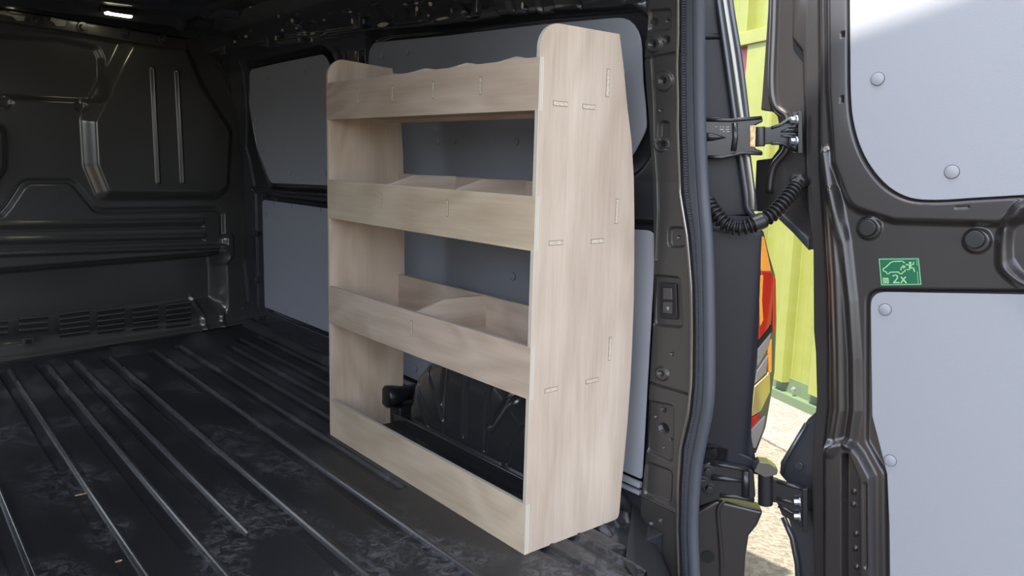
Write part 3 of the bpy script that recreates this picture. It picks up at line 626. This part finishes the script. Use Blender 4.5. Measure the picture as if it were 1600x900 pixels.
SH = {3: (1.068, .2095, 1.195), 2: (.752, .262, .889), 1: (.399, .262, .5385)}
for k, (z, xb, zt) in SH.items():
    m = MB(); m.prism([(T, T, z), (xb+T, T, z), (xb+T, WID-T, z), (T, WID-T, z)], (0, 0, T), 0, 1); m.build('shelf', [M['ply_rail2'], M['edge'][2]], rack, bevel=.0005)
    m = MB(); zb = z-.012; m.prism([(xb, T, zb), (xb, WID-T, zb), (xb, WID-T, zt), (xb, T, zt)], (T, 0, 0), 0, 1); m.build('back_rail', [M['ply_div'] if False else M['ply_rail2'], M['edge'][0]], rack, bevel=.0005)
    fz = RAILS[k][2]
    for y in DIV[k]:
        m = MB(); m.prism([(T, y-T/2, z+T), (xb, y-T/2, z+T), (xb, y-T/2, zt+.002), (.105, y-T/2, zt+.004), (T, y-T/2, fz-.004)], (0, T, 0), 0, 1)
        m.build('divider', [M['ply_div'], M['edge'][1]], rack, bevel=.0005)

# ================================================================== WHEEL ARCH COVER
arch = tag(empty('wheel_arch_cover', (.24, .56, .0)), 'glossy black moulded wheel arch cover behind the bottom opening of the shelves', 'wheel arch cover')
yc, a0, b0 = .565, .385, .30; z0 = .045; nq, nd = 300, 90
V = []; prof = []
for j in range(nd+1):
    t = j/nd
    if t < .42: dx, sc = 0., t/.42*.80
    else:
        q = (t-.42)/.58; 
        if q < .6: w = q/.6*math.pi/2; dx, sc = .075*(1-math.cos(w)), .80+.20*math.sin(w)
        else: dx, sc = .075+(q-.6)/.4*.11, 1.
    prof.append((dx, sc))
for (dx, sc) in prof:
    for i in range(nq+1):
        th = math.pi*i/nq; V.append((.235+dx, yc+a0*sc*math.cos(th), z0+b0*sc*math.sin(th)))
VA = np.array(V); AX = planeX(.24)
def ap(*p): return AX.uvs([(500+x/2.647, 540+y/2.647) for x, y in p])
af = [('line', ap(*p), -.007, .010) for p in (((395, 150), (400, 180), (450, 330)), ((448, 90), (470, 170), (512, 305)), ((520, 80), (513, 150), (505, 235)), ((604, 100), (598, 200), (594, 370)), ((700, 130), (690, 250), (684, 430)), ((800, 190), (770, 230), (705, 330)), ((880, 290), (840, 345), (768, 495)))]
af += [('line', ap(*p), .004, .010) for p in (((408, 150), (413, 180), (462, 330)), ((536, 80), (529, 150), (521, 360)), ((618, 100), (612, 200), (608, 380)), ((716, 130), (706, 200), (700, 320)), ((820, 200), (790, 245), (722, 345)))]
hh, _ = relief(VA[:, 1], VA[:, 2], af); fade = np.clip((.36-VA[:, 0])/.05, 0, 1); VA[:, 0] -= hh*fade; V = VA
n = nq+1; F = [(j*n+i, j*n+i+1, (j+1)*n+i+1, (j+1)*n+i) for j in range(nd) for i in range(nq)]
link('arch_shell', pydata('arch_shell', list(V), F), M['arch'], arch, smooth=True)
m = MB(); m.abox(.222, .42, yc-a0-.02, yc+a0+.035, -.004, z0+.003); m.build('arch_plinth', M['arch'], arch, bevel=.006, segs=3)
m = MB(); c = np.array([.235, 1.005, .105]); m.tube([c+np.array([.11, -.0, 0]), c+np.array([.03, 0, 0]), c+np.array([.0, 0, 0]), c-np.array([.03, 0, 0]), c-np.array([.038, 0, 0])], [.026, .028, .036, .040, .030], 20); m.build('round_plug', M['blackp'], arch, smooth=True)
m = MB(); m.abox(.23, .40, .96, 1.045, -.004, .07); m.build('plug_base', M['blackp'], arch, bevel=.01)

# ================================================================== REAR DOOR
D = DOOR
door = tag(empty('van_rear_door', tuple(D.hit(1266, 880))), 'open dark grey rear van door with two grey lining boards inside', 'door')
dl = interp_px(D, [(1252, -40), (1254, 0), (1253, 250), (1257, 330), (1264, 386), (1265, 520), (1268, 553), (1270, 627), (1264, 690), (1262, 756), (1264, 842), (1268, 940)])
def dz(*p): return D.uvs(p)
def band(P, w): return P
df = []
# low outer edge strip, then the rolled post
edge = dz((1200, -60), (1277, -60), (1278, 120), (1278, 260), (1284, 350), (1290, 450), (1292, 560), (1292, 640), (1286, 700), (1286, 940), (1200, 940))
df.append(('poly', edge, -.030, .020))
post = dz((1290, 240), (1302, 330), (1309, 430), (1313, 550), (1314, 640), (1306, 690), (1300, 700)); df.append(('line', post, .016, .022))
post2 = dz((1304, 300), (1320, 380), (1330, 470), (1336, 560), (1337, 640), (1330, 690)); df.append(('line', post2, .016, .018))
# flat around the upper board
plate = round_poly(dz((1294, -80), (1296, 140), (1304, 255), (1330, 325), (1400, 346), (1560, 350), (1640, 338), (1700, 330), (1700, -80)), [0, .02, .06, .06, .04, .02, 0, 0, 0])
df.append(('poly', plate, .020, .020))
CRN = [(1332, 130), (1335, 180), (1346, 225), (1365, 262), (1392, 292), (1425, 309), (1465, 312.5), (1520, 309.5)]
up = [tuple(p) for p in smooth_line(dz(*[(x-3, y+3) for x, y in CRN]), 4)]+dz((1700, 302), (1700, -80), (1328, -80)); df.append(('poly', up, -.012, .008))
low = round_poly(dz((1354, 452), (1354, 690), (1382, 740), (1384, 960), (1700, 960), (1700, 455)), [.035, .03, .03, 0, 0, 0]); df.append(('poly', low, -.012, .010))
# pressed bracket housing low down
house = round_poly(dz((1291, 690), (1330, 686), (1348, 708), (1366, 742), (1368, 960), (1291, 960)), [.01, .02, .02, .02, 0, 0]); df.append(('poly', house, .026, .016))
df.append(('poly', round_poly(dz((1322, 706), (1330, 706), (1346, 745), (1348, 960), (1322, 960)), [.01, .005, .01, 0, 0]), -.034, .008))
df.append(('line', dz((1357, 752), (1358, 880)), -.005, .006))
for q in ((1333, 770), (1332, 790), (1336, 836), (1335, 859), (1337, 888)): df.append(('poly', circ(D.uv(*q), .005, 12), .004, .003))
# curved handle reinforcement on the right
hk = smooth_line(dz((1640, 315), (1600, 324), (1588, 338), (1572, 360), (1568, 400), (1572, 420), (1600, 442), (1640, 452)), 4); df.append(('line', hk, .016, .018))
df.append(('poly', round_poly(dz((1575, 345), (1610, 330), (1660, 330), (1660, 445), (1600, 435), (1580, 405)), .01), -.006, .012))
for q in ((1359, 356), (1527, 376)): df.append(('poly', circ(D.uv(*q), .026, 24), .009, .008))
for q, w, h in (((1321, 56), .0035, .006), ((1320, 156), .0035, .006)):
    c = D.uv(*q); df.append(('hole', [(c[0]-w, c[1]-h), (c[0]+w, c[1]-h), (c[0]+w, c[1]+h), (c[0]-w, c[1]+h)], .008))
df.append(('line', dz((1497, 324), (1516, 323)), -.003, .003))
u1 = D.uv(1640, 450)[0]+.06
sheet('inner_skin', D, dl, u1, D.uv(1300, 960)[1], D.uv(1300, -90)[1], 330, 700, df, M['doorp'], door)
# outer skin behind
m = MB(); vs_ = np.linspace(D.uv(1300, 960)[1], D.uv(1300, -90)[1], 30); V = []
for v in vs_: V += [D.at(float(dl(v))+.002, v, -.028), D.at(float(dl(v))+.004, v, -.07), D.at(u1, v, -.07)]
m.add(V, [(i*3+k, i*3+k+1, i*3+k+4, i*3+k+3) for i in range(29) for k in range(2)]); m.build('outer_skin', M['paint'], door, smooth=False)
pu = [tuple(p) for p in smooth_line(dz(*CRN), 4)]+dz((1700, 299), (1700, -80), (1330.5, -80))
pl = round_poly(dz((1359, 456), (1361.5, 650), (1385, 742), (1388.5, 820), (1390, 960), (1700, 960), (1700, 462)), [.035, .012, .012, 0, 0, 0, 0])
lining(pu, D, [(1371.5, 123.5), (1487.5, 268.5)], .0138, door, h=.012, th=.004)
lining(pl, D, [(1383, 483.5), (1391, 719.5)], .0130, door, h=-.008, th=.004)
for q in ((1357, 356), (1524, 374)):
    m = MB(); c = D.hit(*q, .008); m.cyl(c, c+D.N*.012, .0205, .0185, 28); m.build('round_bung', M['blackp'], door, bevel=.002)
# edge flange past the hinges, set back from the inner skin
FL = Plane(D.O-D.N*.055, D.U, D.V)
def fl(*p): return FL.uvs(p)
fp = fl((1202, -60), (1199, 20), (1190, 150), (1188, 172), (1208, 175), (1214, 182), (1217, 200), (1216, 232), (1205, 247), (1181, 250), (1178, 330), (1205, 332), (1265, 390), (1275, 390), (1275, -60))
m = MB(); m.prism([FL.at(u, v, 0) for u, v in fp], -FL.N*.012); m.build('edge_flange', M['doorp'], door, bevel=.004)
rib = smooth_line([(1212, -60), (1209, 40), (1206, 130), (1212, 165), (1229, 182), (1232, 205), (1228, 235), (1208, 262), (1202, 300)], 5)
m = MB(); m.tube([FL.hit(x, y, .004) for x, y in rib], .010, 10); m.build('flange_rib', M['doorp'], door, smooth=True)
m = MB(); m.prism([FL.hit(x, y, .016) for x, y in ((1238, -60), (1236, 60), (1252, 80), (1258, 330), (1270, 340), (1268, -60))], -FL.N*.02); m.build('flange_step', M['doorp'], door, bevel=.008)
m = MB(); m.prism([FL.hit(x, y, .006) for x, y in ((1204, 326), (1214, 326), (1264, 372), (1264, 392))], -FL.N*.02); m.build('flange_gusset', M['paint'], door, bevel=.003)
m = MB(); m.prism([FL.hit(x, y, .0) for x, y in ((1278, 640), (1262, 655), (1219, 722), (1219, 742), (1228, 752), (1262, 800), (1278, 800))], -FL.N*.012); m.build('lower_flange', M['paint'], door, bevel=.003)
m = MB(); m.prism([FL.hit(x, y, .0) for x, y in ((1219, 795), (1232, 812), (1243, 850), (1250, 960), (1275, 960), (1275, 790))], -FL.N*.012); m.build('lower_flange', M['paint'], door, bevel=.003)
m = MB(); m.tube([FL.hit(x, y, .006) for x, y in ((1260, 662), (1224, 722), (1222, 740))], .006, 8); m.tube([FL.hit(x, y, .006) for x, y in ((1224, 808), (1238, 840), (1246, 880), (1250, 950))], .008, 8); m.build('flange_rib', M['paint'], door, smooth=True)
c = FL.hit(1249, 728, .004); m = MB(); m.cyl(c, c+FL.N*.005, .011, n=20); m.build('flange_plug', M['paint'], door, bevel=.001)

# green escape sticker with its pictogram
def sp(cx, cy): return (1350+cx/10, 380+cy/10)
sf = D; hs_ = .0012
st = slab('escape_sticker', D, round_poly(dz(sp(228, 228), sp(862, 222), sp(905, 662), sp(262, 668)), .003), hs_, .0012, M['green'], door, bevel=0.)
st['label'] = 'green sticker with a pale van outline, running figure and 2x'
def ribbon(name, lines, w, col, hh=.0006, closed=False):
    m = MB()
    for P in lines:
        Q = [np.array(D.uv(*sp(*p))) for p in P]; nQ = len(Q)
        for i in range(nQ-1):
            d = n_(Q[i+1]-Q[i]); n = np.array([-d[1], d[0]])*w/2; e = d*w*.35
            m.prism([D.at(*(q), hs_+hh) for q in (Q[i]-n-e, Q[i+1]-n+e, Q[i+1]+n+e, Q[i]+n-e)], -D.N*.0005)
    return m.build(name, col, st)
ribbon('sticker_border', [[(240, 250), (852, 244), (892, 640), (278, 648), (240, 250)]], .0012, M['pgreen'])
ribbon('van_outline', [[(632, 308), (615, 285), (600, 280), (470, 284), (420, 300), (345, 375), (302, 400), (308, 432), (345, 445), (365, 475), (395, 475), (412, 452), (540, 450), (562, 476), (598, 476), (612, 450), (640, 440), (645, 418)]], .0021, M['pgreen'])
ribbon('arrow', [[(580, 418), (582, 385), (600, 368), (625, 366)], [(610, 348), (650, 368), (618, 388), (610, 348)], [(625, 368), (640, 368)]], .0021, M['pgreen'])
rm = ribbon('running_figure', [[(662, 332), (700, 338), (740, 338), (772, 328), (778, 298)], [(728, 340), (722, 385), (712, 410), (690, 415), (672, 408)], [(722, 385), (775, 388), (792, 440)], [(712, 345), (712, 385)], [(735, 345), (735, 385)]], .0022, M['pgreen'])
m = MB(); c = D.hit(*sp(720, 308), hs_+.0006); m.cyl(c-D.N*.0005, c, .0026, n=16); m.build('figure_head', M['pgreen'], st)
ribbon('digit_two', [[(458, 512), (475, 500), (505, 498), (525, 512), (525, 540), (505, 570), (465, 615), (550, 615)]], .0028, M['pgreen'])
ribbon('letter_x', [[(585, 530), (660, 618)], [(650, 528), (582, 618)]], .0026, M['pgreen'])
m = MB(); m.prism([D.hit(*sp(*p), hs_+.0005) for p in ((290, 542), (380, 542), (388, 628), (298, 630))], -D.N*.0004); m.build('sticker_symbol', M['pgreen'], st)
ribbon('symbol_mark', [[(308, 560), (368, 562), (372, 612), (312, 614), (308, 560)], [(322, 600), (340, 575), (362, 600)]], .0008, M['green'], .0010)
ribbon('small_print', [[(828, 270), (832, 345)], [(835, 445), (850, 625)]], .0007, M['pgreen'])

# ================================================================== BODY SIDE OF THE REAR CORNER
J = JAMB
corner = tag(empty('pillar_outer', tuple(J.hit(1130, 500))), kind='structure')
def jp(name, pts, h, th, m_, par=corner, bevel=.004, rr=0.):
    mm = MB(); P = [J.hit(x, y, h) for x, y in pts]; mm.prism(P, -J.N*th); return mm.build(name, m_, par, bevel=bevel, segs=3)
jp('body_corner_panel', [(1060, -40), (1130, -40), (1136, 60), (1150, 180), (1160, 260), (1172, 336), (1060, 345)], -.02, .03, M['jamb'])
jp('body_corner_panel', [(1060, 50), (1138, 52), (1140, 60), (1060, 62)], -.012, .02, M['jamb'], bevel=.006)
g1 = smooth_line([(1119, -40), (1122, 0), (1135, 90), (1146, 170), (1156, 240), (1165, 300), (1168, 325), (1176, 336)], 5)
mm = MB(); mm.tube([J.hit(x, y, -.004) for x, y in g1], .0075, 10); mm.build('roof_gutter', M['paint'], corner, smooth=True)
g2 = smooth_line([(1128, -40), (1131, 0), (1145, 90), (1156, 170), (1166, 240), (1174, 300), (1177, 330)], 5)
mm = MB(); mm.tube([J.hit(x, y, -.008) for x, y in g2], .0105, 10); mm.build('roof_gutter', M['gut'], corner, smooth=True)
g3 = smooth_line([(1138, -40), (1142, 10), (1155, 90), (1165, 170), (1172, 240)], 5)
mm = MB(); mm.tube([J.hit(x, y, -.016) for x, y in g3], .008, 10); mm.build('roof_gutter', M['paint'], corner, smooth=True)
# smooth lower jamb
jl = lambda v: np.full(np.shape(v), J.uv(1070, 500)[0])
jr = interp_px(J, [(1192, 330), (1190, 360), (1187, 430), (1186, 500), (1182, 560), (1176, 620), (1173, 680), (1180, 714), (1185, 730)])
sheet('jamb_panel', J, jl, jr, J.uv(1120, 735)[1], J.uv(1120, 336)[1], 60, 160, [('fn', lambda u, v: -.012*np.exp(-((u-J.uv(1190, 500)[0])/.018)**2)+.012*sst((J.uv(1120, 345)[1]-v)/.03))], M['jamb'], corner)
jp('jamb_backing', [(1060, 330), (1185, 335), (1183, 500), (1172, 620), (1172, 735), (1060, 735)], -.03, .03, M['black'])
# bumper corner
bump_ = tag(empty('rear_bumper', tuple(J.hit(1140, 850))), 'dark grey rear bumper corner under the lower door hinge', 'bumper')
jp('bumper_top', [(1080, 690), (1117, 689), (1176, 716), (1188, 732), (1172, 738), (1120, 726), (1080, 735)], .012, .05, M['jamb'], bump_, .006)
jp('bumper_shell', [(1075, 806), (1120, 781), (1194, 799), (1184, 822), (1171, 838), (1166, 870), (1161, 960), (1075, 960)], .01, .06, M['doorp'], bump_, .010)
mm = MB(); mm.tube([J.hit(x, y, .012) for x, y in smooth_line([(1131, 782), (1122, 797), (1124, 830), (1127, 870), (1128, 950)], 5)], .006, 10); mm.build('bumper_crease', M['doorp'], bump_, smooth=True)
c = J.hit(1106, 870, .012); mm = MB(); mm.cyl(c-J.N*.01, c+J.N*.001, .017, n=24); mm.build('bumper_hole', M['black'], bump_)
# tail lamp
LP = Plane(J.hit(1190, 520, -.015), n_((.55, -.10, 0)), (0, 0, 1))
tl = tag(empty('tail_lamp', tuple(LP.hit(1195, 650))), 'tall red and clear tail lamp seen edge on against the lime cladding', 'lamp')
def lp(name, pts, h, th, m_, bevel=.003):
    mm = MB(); mm.prism([LP.hit(x, y, h) for x, y in pts], -LP.N*th); return mm.build(name, m_, tl, bevel=bevel, segs=3)
lp('lamp_housing', [(1186, 352), (1194, 362), (1203, 400), (1212, 430), (1214, 500), (1211, 580), (1205, 622), (1197, 668), (1182, 708), (1174, 712), (1168, 680), (1174, 610), (1182, 540), (1184, 450)], 0, .03, M['gut'])
lp('amber_lens', [(1190, 368), (1195, 370), (1201, 400), (1206, 424), (1190, 424), (1189, 400)], .004, .006, M['amber'])
lp('red_lens', [(1190, 424), (1207, 424), (1210, 450), (1206, 500), (1202, 512), (1186, 532), (1186, 470)], .004, .006, M['redl'])
lp('red_side_lens', [(1209, 428), (1213, 436), (1214, 500), (1211, 520), (1208, 520), (1209, 470)], .005, .006, M['redl'])
lp('orange_light_guide', [(1189, 430), (1193, 430), (1191, 470), (1193, 500), (1188, 510), (1187, 470)], .0065, .004, M['amber'], .001)
lp('grey_reflector', [(1185, 545), (1205, 520), (1203, 540), (1184, 574)], .004, .006, M['clear'])
lp('grey_reflector', [(1183, 580), (1202, 552), (1198, 582), (1180, 600)], .004, .006, M['clear'])
lp('dark_band', [(1185, 536), (1206, 508), (1205, 519), (1185, 544)], .005, .006, M['black'], .001)
lp('yellow_reflector', [(1179, 604), (1199, 586), (1204, 575), (1204, 612), (1190, 642), (1174, 652)], .004, .006, M['yellowl'])
lp('amber_lens', [(1201, 545), (1206, 530), (1206, 580), (1202, 585)], .006, .006, M['amber'], .001)
lp('red_reflector', [(1173, 654), (1188, 646), (1186, 655), (1174, 670)], .004, .006, M['redl'], .001)
lp('clear_lens_foot', [(1174, 672), (1196, 650), (1192, 672), (1181, 700), (1175, 700)], .004, .006, M['clear'], .001)

# ---- hinges
HP = Plane(J.O+J.N*.035, J.U, J.V)
def hinge(name, label, arm, ribs_, knuckle, leaf, leafribs, plate_, bolts, abolts, extra):
    hp_ = HP.hit(*arm[0]); h = empty(name, tuple(hp_-np.array(door.location))); h.parent = door; h['label'] = label
    mm = MB(); mm.prism([HP.hit(x, y, .0) for x, y in arm], -HP.N*.022); mm.build('body_leaf', M['hinge'], h, bevel=.004, segs=3)
    for P, r_ in ribs_: mm = MB(); mm.tube([HP.hit(x, y, .001) for x, y in P], r_, 10); mm.build('leaf_rib', M['hinge'], h, smooth=True)
    (kx, ky0, ky1, kr, kh) = knuckle; mm = MB(); mm.cyl(HP.hit(kx, ky0, kh), HP.hit(kx, ky1, kh), kr, n=28); mm.build('knuckle', M['hinge'], h, bevel=.003)
    LF = Plane(HP.hit(kx, (ky0+ky1)/2, kh-.004), D.hit(1258, (ky0+ky1)/2, -.012)-HP.hit(kx, (ky0+ky1)/2, kh-.004), (0, 0, 1))
    mm = MB(); mm.prism([LF.hit(x, y, .006) for x, y in leaf], -LF.N*.012); mm.build('door_leaf', M['hinge'], h, bevel=.003)
    for P, r_ in leafribs: mm = MB(); mm.tube([LF.hit(x, y, .006) for x, y in P], r_, 10); mm.build('leaf_rib', M['hinge'], h, smooth=True)
    mm = MB(); mm.prism([LF.hit(x, y, .014) for x, y in plate_], -LF.N*.03); mm.build('mounting_plate', M['hinge'], h, bevel=.002)
    for x, y in bolts:
        c = LF.hit(x, y, .016); ax = -n_(LF.U); mm = MB(); mm.cyl(c, c+ax*.014, .0085, n=6); mm.cyl(c-ax*.003, c+ax*.002, .012, n=20); mm.build('bolt', M['steel'], h, bevel=.001)
    for x, y in abolts:
        c = HP.hit(x, y, .0); mm = MB(); mm.cyl(c, c+HP.N*.006, .017, n=24); mm.cyl(c+HP.N*.006, c+HP.N*.016, .011, n=6); mm.build('bolt', M['hinge'], h, bevel=.0015)
    for nm, P, hh, th, mt in extra: mm = MB(); mm.prism([HP.hit(x, y, hh) for x, y in P], -HP.N*th); mm.build(nm, mt, h, bevel=.001)
    return h
hinge('door_hinge', 'upper black door hinge with a rusty strip beside its knuckle',
      [(1095, 184), (1122, 183), (1140, 186), (1191, 181), (1193, 190), (1180, 196), (1180, 232), (1192, 236), (1192, 243), (1160, 241), (1128, 249), (1095, 247)],
      [([(1097, 214), (1115, 214), (1134, 215)], [.012, .009, .001]), ([(1148, 192), (1149, 215), (1146, 236)], .007), ([(1096, 187), (1140, 188), (1190, 184)], .0045), ([(1096, 245), (1128, 246), (1160, 239), (1190, 240)], .0045)],
      (1187, 198, 229, .013, -.005),
      [(1186, 199), (1205, 198), (1218, 194), (1232, 184), (1246, 177), (1248, 238), (1232, 231), (1220, 224), (1205, 225), (1186, 226)],
      [([(1220, 206), (1232, 203), (1246, 203)], [.002, .006, .008]), ([(1220, 212), (1232, 213), (1246, 214)], [.002, .005, .006]), ([(1205, 200), (1220, 195), (1245, 180)], .004), ([(1205, 224), (1222, 224), (1245, 236)], .004)],
      [(1247, 174), (1254, 174), (1255, 240), (1247, 240)], ((1243, 187.5), (1243, 220.5)), (), [('rusty_strip', [(1172, 196), (1181, 196), (1180, 230), (1172, 229)], .004, .006, M['rust']),
      ]+[('embossed_mark', [(x, y), (x+w, y), (x+w, y+1.6), (x, y+1.6)], .0012, .002, M['cap']) for x, y, w in ((1117, 197.5, 4), (1124, 197.5, 3), (1129, 197.5, 3), (1134, 197.5, 6), (1124, 201.5, 7), (1133, 201.5, 7), (1113, 201, 2), (1129, 205, 4), (1135, 205, 5))])
hinge('door_hinge', 'lower black door hinge with bolted arm above the bumper corner',
      [(1092, 728), (1112, 722), (1166, 731), (1178, 736), (1181, 775), (1176, 784), (1130, 778), (1092, 792)],
      [([(1112, 745), (1140, 749), (1160, 751)], [.009, .007, .005]), ([(1165, 736), (1165, 775)], .010), ([(1110, 724), (1140, 729), (1170, 735)], .005), ([(1125, 774), (1150, 776), (1178, 782)], .006)],
      (1196, 738, 788, .019, -.005),
      [(1196, 742), (1218, 751), (1252, 762), (1258, 766), (1258, 826), (1240, 815), (1222, 806), (1214, 786), (1196, 784)],
      [([(1214, 778), (1230, 783), (1256, 789)], .005), ([(1216, 790), (1232, 798), (1256, 812)], .005), ([(1214, 752), (1240, 760), (1256, 764)], .005)],
      [(1253, 764), (1262, 764), (1262, 832), (1254, 832)], ((1250, 784), (1250, 806.5)), ((1106, 735), (1098, 752), (1108, 763)), [('knuckle_cap', round_poly([(1178, 737), (1186, 722), (1202, 724), (1216, 734), (1214, 742), (1196, 746)], 3), .018, .04, M['gut'])])

# ---- corrugated cable sleeve between body and door
path = smooth_line([J.hit(1104, 312, .02), J.hit(1116, 331, .04), J.hit(1134, 350, .06), J.hit(1156, 361, .07), (J.hit(1182, 356, .075)+D.hit(1182, 356, .0))/2*1., D.hit(1206, 338, .0)*1., D.hit(1226, 318, -.005), D.hit(1240, 300, -.010), D.hit(1250, 287, -.020)], 30)
# put every point at a smoothly changing depth along its own ray
def depth(p): return (p-CAM)@FW
pxs = smooth_line([(1106, 316), (1116, 331), (1134, 350), (1156, 356), (1178, 350), (1204, 337), (1225, 316), (1240, 297), (1249, 283)], 30)
d0, d1 = depth(J.hit(1110, 320, .03)), depth(D.hit(1252, 290, -.02)); cable = []
for i, (x, y) in enumerate(pxs): t = i/(len(pxs)-1); dd = d0+(d1-d0)*t-.05*math.sin(math.pi*t); r_ = ray(x, y); cable.append(CAM+r_*dd/(r_@FW))
sleeve = tag(empty('cable_sleeve', tuple(cable[len(cable)//2])), 'black corrugated rubber cable sleeve drooping between van body and open door', 'cable')
Ls = [0.]
for a, b in zip(cable[:-1], cable[1:]): Ls.append(Ls[-1]+np.linalg.norm(b-a))
Ls = np.array(Ls); CA = np.array(cable); tot = Ls[-1]; ss = np.linspace(0, tot, 420); PP = np.stack([np.interp(ss, Ls, CA[:, k]) for k in range(3)], -1)
rad = .0150+.0045*np.sign(np.sin(ss/tot*2*math.pi*27))*np.abs(np.sin(ss/tot*2*math.pi*27))**.6
cm = (ss > tot*.44) & (ss < tot*.52); rad[cm] = .0205; rad[ss > tot*.93] = .017
mm = MB(); mm.tube(list(PP), list(rad), 18); mm.build('corrugated_tube', M['blackp'], sleeve, smooth=True)
mm = MB(); k = int(len(PP)*.955); mm.tube([PP[k], PP[-1]], [.017, .024], 18); mm.build('end_boot', M['blackp'], sleeve, smooth=True)
# little things on the floor
for (x, y, w, ln, lab) in ((126, 772, .004, .016, 'tiny orange leaf fragment in a floor groove, the longer of two'), (185, 876, .003, .008, 'tiny pale scrap in a floor groove near the bottom edge of the picture')):
    pz_ = Plane((0, 0, -.006), (1, 0, 0), (0, 1, 0)); c = pz_.hit(x, y); mm = MB(); mm.prism([c+np.array([a*ln, b*w, .0]) for a, b in circ((0, 0), 1, 9)], (0, 0, -.002)); tag(mm.build('leaf_scrap', M['rust']), lab, 'leaf', 'scraps on the floor')
